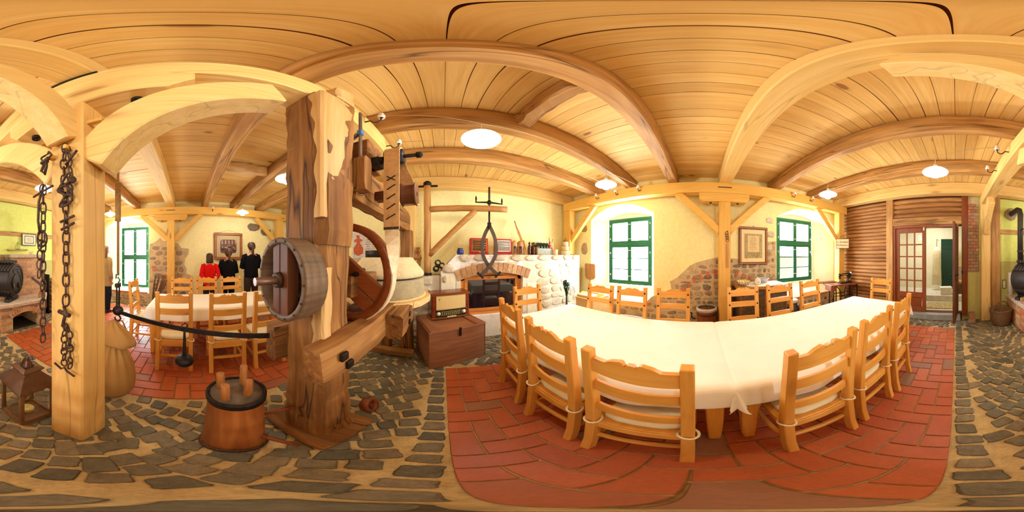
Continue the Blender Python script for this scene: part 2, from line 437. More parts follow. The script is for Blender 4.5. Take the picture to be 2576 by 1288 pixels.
wall_l = struct(m.build('wall_left', PLASTER)); rev.build('window_reveal', PLASTW, wall_l)
wall_f = struct(MB().bx(XL-.05, XW+.05, YF, YF+.1, -.02, ZC+.05).build('wall_fireplace', PLASTER))
# door wall: opening for the double door and the corridor
m = MB()
m.bx(1.46, XW+.1, YD-.16, YD, -.02, ZC+.05); m.bx(-.14, 1.46, YD-.16, YD, 2.14, ZC+.05); m.bx(-.14, 1.46, YD-.16, YD, -.02, .15)
wall_d = struct(m.build('wall_door', plain('log_gap', S(92,52,24), .9)))
struct(MB().bx(XL-.05, -.14, YD-.16, YD, 1.32, ZC+.05).build('wall_stove', LIME))
struct(MB().bx(XL-.05, -.14, YD-.16, YD+.004, -.02, 1.315).build('trim_1', OCHRE))
# --- exposed rubble patches: mortar bed + stones
def stone_mesh(k, n=9, dome=.35):
    r = random.Random(100+k); pts = []
    for i in range(n):
        a = 2*PI*i/n; c, s_ = math.cos(a), math.sin(a); e = 3.2
        rad = (abs(c)**e+abs(s_)**e)**(-1/e)*r.uniform(.72, 1.0); pts.append((rad*c*.5, rad*s_*.5))
    s = MB(); s.loft([[(x*f, y*f, z) for x, y in pts] for f, z in ((1.0, -.5), (1.0, .25), (.86, .75), (.55, .95+r.uniform(-.1,.1)))])
    return s
sm_rub = []; sm_pale = []; sm_brick = []
for k in range(14):
    a = stone_mesh(k).mesh('stone'); a.materials.append(RUBBLE); sm_rub.append(a)
    a = stone_mesh(k).mesh('stone'); a.materials.append(PALEST); sm_pale.append(a)
def inside(p, poly):
    x, y = p; c = False
    for i in range(len(poly)):
        x1, y1 = poly[i]; x2, y2 = poly[i-1]
        if (y1 > y) != (y2 > y) and x < (x2-x1)*(y-y1)/(y2-y1)+x1: c = not c
    return c
def patch(parent, O, ua, na, poly, t=.008, mat=None):
    """irregular mortar patch standing proud of the plaster; O + ua*u + z"""
    pts = []; r = random.Random(len(poly)*7+int(poly[0][0]*100))
    for i in range(len(poly)):
        a, b = poly[i], poly[(i+1) % len(poly)]; L_ = math.hypot(b[0]-a[0], b[1]-a[1]); k = max(1, int(L_/.12))
        for q in range(k): pts.append((a[0]+(b[0]-a[0])*q/k+r.uniform(-.015,.015), a[1]+(b[1]-a[1])*q/k+r.uniform(-.015,.015)))
    M = axes(O, ua, (0,0,1), na)
    return MB().prism(pts, t+.02, M, -.02).build('mortar_bed', mat or MORTAR, parent)
def rubble(parent, O, ua, na, poly, meshes, hmin=.07, hmax=.14, wmin=.09, wmax=.26, t=.022, seed=1, name='stone', gap=.018, tilt=.2):
    r = random.Random(seed); zs = [p[1] for p in poly]; us = [p[0] for p in poly]; z = min(zs); cnt = 0
    while z < max(zs):
        h = r.uniform(hmin, hmax); u = min(us)-r.uniform(0, .1)
        while u < max(us):
            w = r.uniform(wmin, wmax)
            c = (u+w/2, z+h/2+r.uniform(-.01,.01))
            if all(inside((c[0]+dx*w*.42, c[1]+dz*h*.42), poly) for dx in (-1,1) for dz in (-1,1)):
                if r.random() < .93:
                    M = axes(Vector(O)+Vector(ua)*c[0]+Vector((0,0,c[1])), ua, (0,0,1), na) @ Matrix.Rotation(r.uniform(-tilt,tilt), 4, 'Z') @ Matrix.Diagonal(((w-gap)*r.uniform(1.0,1.24), (h-gap)*r.uniform(.95,1.28), t*r.uniform(.5,1.2), 1))
                    inst(name, r.choice(meshes), parent, Matrix.Translation(-Vector(parent.location)) @ M); cnt += 1
            u += w
        z += h
    return cnt
# window wall: climbing patch beside the middle post and the foot of the wall
P1 = [(2.95,0),(2.95,.47),(1.05,.48),(.94,.62),(.55,.76),(.56,.95),(.42,1.05),(.18,1.28),(-.1,1.38),(-.38,1.43),(-.66,1.4),(-.95,1.37),(-1.15,1.45),(-1.28,1.56),(-1.36,1.74),(-1.56,1.78),(-1.58,.5),(-1.6,.46),(-3.4,.46),(-3.4,0)]
OW = (XW, 0, 0)
patch(wall_w, OW, (0,1,0), (-1,0,0), P1)
nst = rubble(wall_w, OW, (0,1,0), (-1,0,0), P1, sm_rub, seed=3, hmin=.06, hmax=.14, wmin=.08, wmax=.25)
for (a, b, c, d) in ((-1.42,2.2,.2,.15),(-1.44,1.9,.24,.15),(-1.4,1.62,.2,.14),(2.65,2.13,.2,.2),(2.65,1.62,.22,.34)):
    inst('stone', sm_pale[3] if a < 0 else sm_rub[5], wall_w, axes((XW, a, b), (0,1,0), (0,0,1), (-1,0,0)) @ Matrix.Diagonal((c, d, .03, 1)))
def brick_mesh(mat, nm='brick', bev=.12):
    s = MB().bx(-.5,.5,-.5,.5,-.5,.5); me = s.mesh(nm); 
    bm = bmesh.new(); bm.from_mesh(me)
    r = random.Random(3)
    for v in bm.verts: v.co.x += r.uniform(-.02,.02); v.co.y += r.uniform(-.03,.03)
    bmesh.ops.bevel(bm, geom=bm.edges[:], offset=.04, segments=1, affect='EDGES'); bm.to_mesh(me); bm.free()
    me.materials.append(mat); return me
bmR, bmB, bmO = brick_mesh(REDBR), brick_mesh(BRICK), brick_mesh(OLDBR)
for k in range(15):                              # relieving arch of red bricks in the rubble
    a = R(148-k*8.2); rr = .98; cy, cz = -.42, .16
    y_, z_ = cy+rr*math.cos(a), cz+rr*math.sin(a)
    if abs(y_+.43) < .1: continue
    inst('brick', bmR, wall_w, axes((XW-.02, y_, z_), (0, -math.sin(a), math.cos(a)), (0, math.cos(a), math.sin(a)), (-1,0,0)) @ Matrix.Diagonal((.05, .11, .03, 1)))
for k in range(11): inst('brick', bmR, wall_w, axes((XW-.012, 1.02+k*.128, .475), (0,1,0), (0,0,1), (-1,0,0)) @ Matrix.Diagonal((.118, .035, .05, 1)))
for k in range(13): inst('brick', bmR, wall_w, axes((XW-.012, -3.25+k*.13, .475), (0,1,0), (0,0,1), (-1,0,0)) @ Matrix.Diagonal((.12, .035, .05, 1)))
# left wall patches
OL = (XL, 0, 0)
P2 = [(-1.12,0),(-1.12,1.8),(-1.0,1.82),(-.8,1.98),(-.7,1.9),(-.39,1.83),(-.26,1.8),(-.18,1.69),(.02,1.67),(.03,1.53),(-.07,1.4),(-.1,1.22),(-.03,1.08),(-.05,.95),(.14,.87),(.14,.3),(.5,.25),(.5,0)]
patch(wall_l, OL, (0,1,0), (1,0,0), P2)
rubble(wall_l, OL, (0,1,0), (1,0,0), P2, sm_rub, seed=9, hmin=.09, hmax=.2, wmin=.12, wmax=.34, gap=.03)
P3 = [(-2.7,0),(-2.7,.33),(-1.12,.33),(-1.12,0)]
patch(wall_l, OL, (0,1,0), (1,0,0), P3); rubble(wall_l, OL, (0,1,0), (1,0,0), P3, sm_rub, seed=4, hmin=.06, hmax=.1, wmin=.15, wmax=.32)
for k in range(10): inst('brick', bmR, wall_l, axes((XL+.01, -2.5+k*.14, .35), (0,1,0), (0,0,1), (1,0,0)) @ Matrix.Diagonal((.128, .035, .05, 1)))
for (a, b, c, d) in ((-.98,1.13,.12,.05),(-.95,1.05,.14,.05),(-.62,.86,.1,.1)):
    inst('brick', bmR, wall_l, axes((XL+.03, a, b), (0,1,0), (0,0,1), (1,0,0)) @ Matrix.Diagonal((c, d, .04, 1)))
for (a, b, c, d) in ((2.0,2.35,.5,.28),(2.42,2.22,.44,.26),(3.05,1.9,.2,.6)): 
    inst('stone', sm_rub[2], wall_l, axes((XL, a, b), (0,1,0), (0,0,1), (1,0,0)) @ Matrix.Diagonal((c, d, .035, 1)))
# --- windows
def window(name, f, u0, u1, z0, z1, zt, rows_t, rows_b, nrm, muted=False):
    """casement pair: fixed-bar transom at zt; rows of panes above / below"""
    fr = MB(); t = .05
    def B(m, a, b, c, d, e0, e1):
        p, q = Vector(f(a, c, e0)), Vector(f(b, d, e1))
        m.bx(min(p.x,q.x), max(p.x,q.x), min(p.y,q.y), max(p.y,q.y), c, d)
    B(fr, u0, u1, z0, z0+t, .33, .4); B(fr, u0, u1, z1-t, z1, .33, .4); B(fr, u0, u0+t, z0+t, z1-t, .33, .4); B(fr, u1-t, u1, z0+t, z1-t, .33, .4)
    B(fr, u0+t, u1-t, zt-.03, zt+.03, .33, .4)
    w = struct(fr.build(name, GREEN, None, .004))
    um = (u0+u1)/2
    for (a, b) in ((u0+t, um), (um, u1-t)):
        for (c, d, rows) in ((z0+t, zt-.03, rows_b), (zt+.03, z1-t, rows_t)):
            s = .048
            sa = MB(); B(sa, a, a+s, c, d, .345, .385); B(sa, b-s, b, c, d, .345, .385); B(sa, a+s, b-s, c, c+s, .345, .385); B(sa, a+s, b-s, d-s, d, .345, .385)
            so = sa.build('sash', GREEN, w, .003)
            hh = (d-c-2*s)/rows
            for k in range(rows):
                if k: gb = MB(); B(gb, a+s, b-s, c+s+k*hh-.011, c+s+k*hh+.011, .352, .376); gb.build('glazing_bar', GREEN, so)
                pn = MB(); B(pn, a+s, b-s, c+s+k*hh, c+s+(k+1)*hh, .362, .366); pn.build('pane', PANE, so)
            for k in (.2, .8):
                hb = MB(); zz = c+(d-c)*k; e = a if a < um-.01 else b
                B(hb, e-.012 if e == a else e-.004, e+.004 if e == a else e+.012, zz-.022, zz+.022, .325, .346); hb.build('hinge', PORC, so)
    for zz in (z0+.2, zt-.15, zt+.12, z1-.15):
        ca = MB(); B(ca, um-.03, um+.03, zz-.006, zz+.006, .325, .345); ca.build('catch', PORC, w)
    return w
window('window_1', fw, 1.035, 2.14, .78, 2.345, 1.73, 1, 3, -1)
window('window_2', fw, -2.81, -1.75, .81, 2.385, 1.76, 1, 3, -1)
window('window_3', fl_, -2.14, -1.21, .43, 2.39, 1.41, 3, 4, 1)
# a neighbouring brown wall outside the second window
tag(MB().bx(5.6, 5.9, -6.2, -2.9, -1, 1.48).build('outbuilding', plain('outside_boards', S(46,35,26), .9)), 'low brown outbuilding seen through the lower panes of the window by the diploma', 'building')
# ================================================================ timber frame
def rough(m, p0, p1, w, h, seed=1, jit=.012, n=14, sides=8):
    """hewn beam: rounded-square section with small irregularities, along p0-p1"""
    r = random.Random(seed); p0, p1 = Vector(p0), Vector(p1); t = (p1-p0).normalized()
    up = Vector((0,0,1)) if abs(t.z) < .9 else Vector((0,1,0)); sd = t.cross(up).normalized(); nn = sd.cross(t)
    c = .72; sec = [(-.5,-.5*c),(-.5*c,-.5),(.5*c,-.5),(.5,-.5*c),(.5,.5*c),(.5*c,.5),(-.5*c,.5),(-.5,.5*c)]
    off = [r.uniform(-1,1)*jit for _ in range(8)]; rings = []
    for i in range(n+1):
        off = [o*.8+r.uniform(-1,1)*jit*.5 for o in off]; p = p0+(p1-p0)*i/n; lw = r.uniform(-.5,.5)*jit
        rings.append([p+sd*(a*w+lw+(off[k] if a > 0 else -off[k]))+nn*(b*h+(off[k]*.6 if b > 0 else -off[k]*.6)) for k, (a, b) in enumerate(sec)])
    return m.loft(rings)
J = [(-3.4,.2,'pale ceiling joist lying on top of the log wall above the doors',1,0), (-2.43,.14,'rough round ceiling joist nearest the log wall, second row of lamps below it',0,1),
     (-1.43,.14,'rough ceiling joist between the post with chains and the log wall',0,1), (-.445,.21,'smooth pale squared ceiling joist resting over the post with chains',1,0),
     (.465,.15,'squared brownish ceiling joist overhead beside the tall mill post',0,0), (1.3,.15,'dark weathered ceiling joist with the lamp wire running below it',0,1),
     (2.08,.15,'rough silvery ceiling joist close to the fireplace wall',0,1), (3.1,.16,'pale beam joist along the top of the fireplace wall',1,0)]
for k, (y, w, lab, pale, rou) in enumerate(J):
    m = MB()
    if rou: rough(m, (XL+.02, y, 2.925), (XW-.02, y, 2.925), w, .25, k, .014, 26)
    else: m.bx(XL+.02, XW-.02, y-w/2, y+w/2, 2.80, ZC-.002)
    o = m.build('ceiling_joist', (BEAM if pale else OLDB)['x'], None, 0 if rou else .012); tag(o, lab, 'joist', 'ceiling joists across the room')
for (x, y0, y1, lab) in ((.65,.54,1.225,'short dark rough trimmer timber between two joists above the long table'), (-2.36,.54,1.225,'short rough trimmer timber between joists beyond the mill post')):
    tag(rough(MB(), (x, y0, 2.95), (x, y1, 2.95), .14, .15, 4, .02, 8).build('trimmer', OLDB['y']), lab, 'joist')
def brace(a, b, bulge, w, d, plane, fix):
    """curved knee brace from a to b (2D in plane 'y' or 'x'), fix = other coordinate"""
    a, b = Vector(a), Vector(b); mid = (a+b)/2; dr = (b-a); nn = Vector((-dr.y, dr.x)).normalized()
    if nn.y < 0: nn = -nn
    pts = []
    for i in range(11):
        t = i/10; p = a*(1-t)**2+(mid+nn*bulge*2)*2*t*(1-t)+b*t*t
        pts.append((fix, p.x, p.y) if plane == 'y' else (p.x, fix, p.y))
    return MB().bar(pts, w, d)
# central frame: girder, chain post, saddle, braces
pf = thing('timber_frame', 'pale pine post hung with chains carrying the central girder on a saddle and curved braces', 'post frame', (-.635,-.505,0))
MB().bx(-.735,-.537,-.6,-.405,0,2.4).build('post', woods('post_pine', S(214,160,82), S(232,182,102), S(244,202,130), knots=.6, var=.02, grain=.6, patch=.22, bmp=.3, crack=.6)['z'], pf, .008)
MB().bx(-.74,-.54,YD,YF-.18,2.59,2.80).build('girder', BEAM['y'], pf, .008)
MB().prism([(-1.05,2.59),(.025,2.59),(.025,2.5),(-.07,2.40),(-.96,2.40),(-1.05,2.5)], .19, axes((-.735,0,0), (0,1,0), (0,0,1), (1,0,0))).build('saddle_beam', BEAM['y'], pf, .006)
br = [(-.41,1.92,.36,2.5),(-.6,1.92,-1.4,2.5)]
for (y0, z0, y1, z1) in br: brace((y0, z0), (y1, z1), .07, .15, .19, 'y', -.635).build('brace', BEAM['y'], pf, .008)
for (x0, z0, x1, z1) in ((-.56,2.08,.19,2.72),(-.72,2.08,-1.42,2.72)): brace((x0, z0), (x1, z1), .08, .13, .19, 'x', -.5).build('brace', BEAM['x'], pf, .008)
for p0, p1 in (((-.55,-.47,2.0),(-.49,-.47,1.99)), ((-.55,-.575,1.99),(-.495,-.575,1.98)), ((-.58,-.42,2.2),(-.58,-.33,2.19))):
    MB().bar([p0, p1], .03, .025).build('peg', PINE['x'], pf, .003)
for y in (-.2,-.85): MB().cyl((-.635,y,2.375),(-.635,y,2.402),.03,.03,12).cyl((-.635,y,2.36),(-.635,y,2.38),.014,.014,6).build('bolt', IRON, pf)
MB().bx(-.535,-.528,-.62,-.33,2.775,2.79).build('iron_cramp', IRON, pf)
mp_ = MB().bx(-.74,-.54,-3.56,-3.40,0,2.59).build('end_post', BEAM['z'], pf, .01)
brace((-3.42,1.95),(-2.9,2.52),.05,.13,.2,'y',-.64).build('brace', BEAM['y'], pf, .008)
MB().bx(-.74,-.54,3.02,3.19,1.3,2.59).build('end_post', BEAM['z'], pf, .01)
def side_frame(x, sg, lab, yp, ws, y_end, ys2):
    xo = x+.18*sg; lo, hi = min(x, xo), max(x, xo)
    t = thing('timber_frame', lab, 'post frame', (x+.09*sg, yp, 0), 0, 'timber frames along the side walls')
    MB().bx(lo, hi, YD+.08, YF-.14, 2.59, 2.80).build('wall_plate', PINE['y'], t, .008)
    MB().bx(lo, hi, yp-.1, yp+.1, 0, 2.42).build('post', PINE['z'], t, .01)
    MB().prism([(yp-.44,2.588),(yp+.44,2.588),(yp+.44,2.49),(yp+.38,2.42),(yp-.38,2.42),(yp-.44,2.49)], .17, axes((lo+.005,0,0), (0,1,0), (0,0,1), (1,0,0))).build('saddle_beam', PINE['y'], t, .006)
    for q in (-1, 1):
        MB().bar([(x+.1*sg, yp+q*.08, 1.88), (x+.1*sg, yp+q*.82, 2.6)], .1, .12).build('brace', PINE['y'], t, .006)
        MB().cyl((x+.09*sg, yp+q*.24, 2.405), (x+.09*sg, yp+q*.24, 2.422), .02, .02, 8).build('bolt', IRON, t)
    MB().bx(x-.004*sg if sg > 0 else x-.002, x+.002 if sg > 0 else x+.004, yp-.12, yp+.12, 2.69, 2.705).build('iron_cramp', IRON, t)
    for (ye, q) in ((y_end, -1), (ys2, 1)):
        MB().bx(lo, hi, ye-.11, ye+.11, 0 if ye < 0 or sg < 0 else 1.49, 2.588).build('end_post', PINE['z'], t, .01)
        MB().bar([(x+.1*sg, ye+q*.05, 1.8), (x+.1*sg, ye+q*.8, 2.6)], .1, .12).build('brace', PINE['y'], t, .006)
    return t
def frame2():
    for (x, sg, lab, yp) in ((2.75, 1, 'orange pine post, plate and braces in front of the two-window wall behind the long table', -.43),
                             (-4.3, -1, 'orange pine post, plate and braces before the wall with the framed group photograph', -.45)):
        side_frame(x, sg, lab, yp, 0, 2.93 if sg > 0 else 2.75, -3.28)
frame2()
# ================================================================ log wall, doors, corridor
def half_log(x0, x1, zc, r, seed):
    rr = random.Random(seed); rings = []; n = 6
    for i in range(n+1):
        x = x0+(x1-x0)*i/n; q = r*rr.uniform(.93, 1.05); e = .6 if i in (0, n) else 1
        rings.append([(x, YD+math.sin(PI*k/7)*q*1.0*e, zc-math.cos(PI*k/7)*q*(.97 if e == 1 else .85)) for k in range(8)])
    return MB().loft(rings, smooth=False)
z = .05; k = 0
while z < 2.78:
    h = rg.choice([.088, .094, .1]); half_log(1.6, 2.9, z+h/2, h/2+.002, k).build('log', LOGM, wall_d); z += h; k += 1
for i in range(4): half_log(-.13, 1.43, 2.385+i*.117, .062, 90+i).build('log', LOGM, wall_d)
m = MB().bx(1.43, 1.6, YD, YD+.07, 0, 2.82).build('log_wall_post', DOORW['z'] if 0 else OLDB['z'], wall_d, .01)
MB().bx(-.26, -.13, YD, YD+.06, .1, 2.82).build('log_wall_post', REDW['z'], wall_d, .008)
MB().bx(-.13, 1.43, YD, YD+.07, 2.15, 2.325).build('lintel', OLDB['x'], wall_d, .008)
MB().tube([(-.1+i*.05, YD+.03+.006*(i % 2), 2.145) for i in range(31)], .012, 6).build('twisted_cord', ROPE, wall_d)
MB().bx(-.26, 2.95, YD, YD+.06, 2.82, 3.0).build('log_wall_plate', REDW['x'], wall_d, .01)
struct(MB().bx(-.1, 1.43, YD-.02, YD+.13, 0, .145).build('trim_2', plain('threshold_stone', S(150,146,136), .7, nz=.1, scale=12, bmp=.3), None, .01))
# double door
d1 = MB().bx(-.06, 0, YD-.1, YD+.05, .15, 2.09).bx(1.37, 1.43, YD-.1, YD+.05, .15, 2.09).bx(-.06, 1.43, YD-.1, YD+.05, 2.09, 2.15).build('door_frame', DOORW['z'], None, .004)
d1.name = 'door_1'; struct(d1)
lf = MB(); y0, y1 = YD-.03, YD+.02; X0, X1 = .66, 1.37
lf.bx(X0,X0+.085,y0,y1,.16,2.085).bx(X1-.085,X1,y0,y1,.16,2.085).bx(X0+.085,X1-.085,y0,y1,1.98,2.085).bx(X0+.085,X1-.085,y0,y1,.16,.28).bx(X0+.085,X1-.085,y0,y1,.5,.62)
leaf = lf.build('door_leaf', DOORW['z'], d1, .004)
MB().bx(X0+.1,X1-.1,YD-.015,YD+.005,.28,.5).build('door_panel', DOORW['x'], leaf, .012)
for i in range(1, 3): MB().bx(X0+.085+i*.18-.014, X0+.085+i*.18+.014, y0+.01, y1-.01, .62, 1.98).build('glazing_bar', DOORW['z'], leaf)
for j in range(1, 5): MB().bx(X0+.085, X1-.085, y0+.008, y1-.008, .62+j*.272-.014, .62+j*.272+.014).build('glazing_bar', DOORW['x'], leaf)
for i in range(3):
    for j in range(5): MB().bx(X0+.085+i*.18+.01, X0+.085+(i+1)*.18-.01, YD-.008, YD-.003, .62+j*.272+.01, .62+(j+1)*.272-.01).build('pane', PANE, leaf)
MB().cyl((.7,YD+.03,2.02),(.7,YD+.03,2.12),.018,.018,10).build('bolt', PORC, leaf)
lo = MB(); M = Matrix.Translation((-.03, YD+.02, 0)) @ Matrix.Rotation(R(84.5), 4, 'Z')
lo.bx(0,.1,-.022,.022,.17,2.08).bx(.58,.68,-.022,.022,.17,2.08).bx(.1,.58,-.022,.022,1.98,2.08).bx(.1,.58,-.022,.022,.17,.3).bx(.1,.58,-.022,.022,.78,.88).bx(.1,.58,-.022,.022,1.38,1.47).xf(M)
ol = lo.build('door_leaf', DARKW['z'], d1, .004)
for a, b in ((.3,.78),(.88,1.38),(1.47,1.98)): MB().bx(.11,.57,-.012,.012,a,b).xf(M).build('door_panel', DARKW['z'], ol, .006)
h_ = MB().tube([(.63,.022,1.1),(.63,.07,1.1),(.52,.075,1.1)], .009, 8).tube([(.63,-.022,1.1),(.63,-.07,1.1),(.52,-.075,1.1)], .009, 8).bx(.61,.65,-.03,.03,1.0,1.14); h_.xf(M).build('door_handle', IRON, ol, .002)
MB().bx(-.17,-.12,YD+.06,YD+.075,1.08,1.13).build('latch_plate', RUST, wall_d)
# corridor behind
YC = -6.3
co = MB().bx(-.75, 2.4, YC, YD-.16, .06, .15).build('floor_corridor', plain('corridor_slab', S(196,188,168), .6, nz=.08, scale=6)); co.name = 'floor'; struct(co)
o = MB().bx(-.75, 2.4, YC, YC+.08, .1, 2.9).build('wall_corridor_end', PLASTW); struct(o)
o = MB().bx(-.85, -.75, YC, YD-.16, .1, 2.9).build('wall_corridor_right', PLASTER); struct(o)
o = MB().bx(2.4, 2.5, YC, YD-.16, .1, 2.9).build('wall_corridor_left', PLASTW); struct(o)
o = MB().bx(-.85, 2.5, YC, YD-.16, 2.88, 2.98).build('ceiling_corridor', plain('pale_blue_paint', S(176,200,210), .8)); struct(o)
t = tag(MB().bx(-.0, .52, YC+.5, YC+.55, .15, 2.05).build('batten_door', DKGREEN, None, .006), 'dark green batten door standing open in the corridor beyond the doorway', 'door')
t.location = (0,0,0)
for z in (.5, 1.7): MB().bx(.0,.5,YC+.55,YC+.565,z,z+.09).build('ledge', DKGREEN, t); MB().bx(-.05,.03,YC+.555,YC+.575,z+.02,z+.06).build('hinge', IRON, t)
t = thing('wooden_box', 'small white painted box on the corridor floor near the green door', 'box', (.33,-4.75,.32))
MB().bx(-.2,.12,-.1,.12,0,.2).xf(Matrix.Rotation(.2,4,'Z')).build('body', plain('whitewashed_wood', S(228,220,206), .7, nz=.1), t, .004, world=False)
MB().bx(-.21,.13,-.11,.13,.2,.22).xf(Matrix.Rotation(.2,4,'Z')).build('lid', plain('white_lid', S(240,236,226), .6), t, .003, world=False)
struct(MB().bx(-.75, 2.4, -5.6, -4.55, .1, .32).build('trim_3', plain('stone_step', S(214,206,190), .7, nz=.1, scale=8), None, .012))
t = thing('painted_chest', 'low brown painted chest with orange cloth just visible behind the open door leaf', 'chest', (-.18,-5.0,.32))
MB().bx(-.25,.25,-.22,.22,0,.28).build('body', plain('painted_wood', S(96,70,44), .6, nz=.3, scale=12), t, .006, world=False)
MB().bx(-.27,.27,-.24,.24,.28,.33).build('lid', plain('painted_lid', S(120,90,56), .6, nz=.2), t, .008, world=False)
MB().bx(-.2,.2,-.18,.18,.332,.36).build('cloth', plain('orange_cloth', S(206,140,60), .9, nz=.2), t, .01, world=False)
t = thing('leaning_picture', 'pale wooden frame with grey panel leaning above the painted chest in the corridor', 'frame', (-.15,-5.25,.68))
MB().bx(-.14,.14,-.01,.012,0,.42).build('panel', plain('grey_panel', S(170,166,158), .6), t, world=False)
MB().bx(-.17,-.13,-.02,.02,0,.46).bx(.13,.17,-.02,.02,0,.46).bx(-.13,.13,-.02,.02,.42,.46).build('rim', PINE['z'], t, .003, world=False)
t = thing('door_mat', 'beige coir mat inside the doorway', 'mat', (.35,-4.1,.152))
MB().bx(-.4,.4,-.3,.25,0,.02).build('pile', plain('coir', S(190,166,116), .95, nz=.3, scale=25, bmp=.5), t, .006, world=False)
t = thing('hanging_coat', 'long cream coat hanging inside the doorway, in front of the green door', 'coat', (.62,-5.3,.5))
MB().loft([[(math.cos(2*PI*k/12)*a, math.sin(2*PI*k/12)*a*.5, z) for k in range(12)] for a, z in ((.16,0),(.15,.4),(.13,.8),(.15,1.1),(.05,1.25))], smooth=True).build('coat_body', CREAM, t, world=False)
MB().tube([(0,0,1.22),(0,0,1.5),(0,-.6,1.5)], .008, 6).build('hook', IRON, t, world=False)
l = bpy.data.lights.new('corridor_ceiling_lamp', 'AREA'); l.energy = 40; l.size = .6; l.color = (1,.95,.86)
o = bpy.data.objects.new('corridor_ceiling_lamp', l); col.objects.link(o); o.location = (.9,-5.0,2.84)
# weathered bricks and half-timber to the right of the door
MB().bx(-.5,-.26,YD,YD+.02,1.1,2.8).build('mortar_bed', MORTAR, wall_d)
z = 1.12; k = 0
while z < 2.6:
    x = -.5+(.0 if k % 2 else -.06); 
    for (a, b) in (((-.5,-.38),(-.38,-.26)) if k % 2 else ((-.5,-.44),(-.44,-.32),(-.32,-.26))):
        inst('brick', bmO if rg.random() < .9 else bmR, wall_d, axes(((a+b)/2, YD+.025, z+.035), (-1,0,0), (0,0,1), (0,1,0)) @ Matrix.Diagonal((b-a-.008, .062, .05, 1)))
    z += .072; k += 1
ws = bpy.data.objects['wall_stove']
MB().bx(-.98,-.755,YD,YD+.08,0,2.84).build('timber_stud', OLDB['z'], ws, .01)
MB().bx(-4.3,-.98,YD,YD+.03,1.95,2.06).build('timber_rail', OLDB['x'], ws, .006)
MB().bx(-4.5,-.755,YD,YD+.05,2.8,2.88).build('timber_plate', OLDB['x'], ws, .006)
for q in range(2):
    t = tag(MB().bx(-.4-.0*q,-.27,-3.46,-3.3,.0+q*.115,.11+q*.115).build('loose_brick', bmR.materials[0] if 0 else OLDBR, None, .01), ('lower' if q == 0 else 'upper')+' of two loose bricks stacked beside the door post', 'brick')
# wicker basket
t = thing('wicker_basket', 'round brown wicker basket with hoop handle between post and brick hearth', 'basket', (-.905,-3.18,0))
WICK = plain('wicker', S(128,92,56), .8, nz=.3, scale=70, bmp=.5)
MB().lathe([(.001,.01),(.17,.01),(.2,.15),(.23,.34),(.215,.34),(.185,.15),(.16,.03),(.001,.03)], 24).build('basket_body', WICK, t, world=False)
for k in range(12):
    zz = .03+k*.028; r0 = .17+.06*zz/.34+.004
    MB().tube([(r0*math.cos(2*PI*i/24), r0*math.sin(2*PI*i/24), zz+.004*(i % 2)) for i in range(24)], .008, 5, True).build('withe', WICK, t, world=False)
MB().tube([(.23*math.cos(2*PI*i/24), .23*math.sin(2*PI*i/24), .34) for i in range(24)], .014, 6, True).build('rim', WICK, t, world=False)
MB().tube([(-.22*math.cos(PI*i/12), .0, .34+.16*math.sin(PI*i/12)) for i in range(13)], .011, 6).xf(Matrix.Rotation(.5,4,'Z')).build('handle', WICK, t, world=False)
# brick hearth with the barrel stove
t = thing('brick_hearth', 'low brick hearth with an arched wood hole under the round black stove', 'hearth', (-1.75,-3.0,0))
HZ = .5
core = [(-1.16,-2.57),(-2.12,-2.57),(-2.48,-2.97),(-2.48,-3.57),(-1.16,-3.57)]
m = MB(); M0 = Matrix.Identity(4)
m.bx(-1.4,-1.16,-3.57,-2.57,0,HZ).bx(-1.4,-2.12,-3.57,-3.2,0,HZ)
m.prism([(-1.97,-2.57),(-2.12,-2.57),(-2.48,-2.97),(-2.48,-3.57),(-1.97,-3.57)], HZ, M0)
hz = MB().prism(core, .04, M0, HZ-.04); m.add(hz.v, hz.f)
m.build('core', MORTAR, t)
slab = [(-1.12,-2.53),(-2.14,-2.53),(-2.52,-2.95),(-2.52,-3.575),(-1.12,-3.575)]
MB().prism(slab, .075, M0, HZ).build('hearth_slab', stone('hearth_stone', [S(188,152,108)], 14, .85, .6, .3, .18), t, .012)
def brick_row(par, p0, p1, z, h, L, off, mats, proud=.008, omit=None, dep=.04):
    p0, p1 = Vector(p0), Vector(p1); d = (p1-p0); ln = d.length; d.normalize(); nn = Vector((d.y, -d.x, 0))
    if nn.dot(-Vector((p0.x, p0.y, 0))) < 0: nn = -nn
    u = -off
    while u < ln-.01:
        a, b = max(u, 0), min(u+L, ln)
        if b-a > .03 and not (omit and omit((a+b)/2, z+h/2)):
            c = p0+d*(a+b)/2+Vector((0,0,z+h/2))+nn*(proud-dep/2)
            inst('brick', rg.choice(mats), par, Matrix.Translation(-Vector(par.location)) @ axes(c, d, (0,0,1), nn) @ Matrix.Diagonal((b-a-.01, h-.011, dep, 1)))
        u += L
def arch_omit(u, z): 
    return .17 < u < .83 and z < .26+.12*(1-((u-.5)/.33)**2)
for k in range(7):
    z = k*.0715
    brick_row(t, (-1.16,-2.57,0), (-2.12,-2.57,0), z, .0715, .22, .11*(k % 2), [bmB, bmB, bmO], omit=arch_omit)
    brick_row(t, (-1.16,-3.57,0), (-1.16,-2.57,0), z, .0715, .22, .11*(k % 2), [bmB, bmB, bmR, bmB])
    brick_row(t, (-2.12,-2.57,0), (-2.48,-2.97,0), z, .0715, .2, .1*(k % 2), [bmB])
for k in range(13):
    u = .2+k*.05; zz = .28+.115*(1-((u-.5)/.33)**2); a = math.atan(.115*2*(u-.5)/.33**2)
    c = Vector((-1.16-u, -2.56, zz+.03))
    inst('brick', bmB, t, Matrix.Translation(-Vector(t.location)) @ axes(c, (-math.cos(a),0,-math.sin(a)), (math.sin(a)*-1,0,math.cos(a)), (0,1,0)) @ Matrix.Diagonal((.046, .1, .04, 1)))
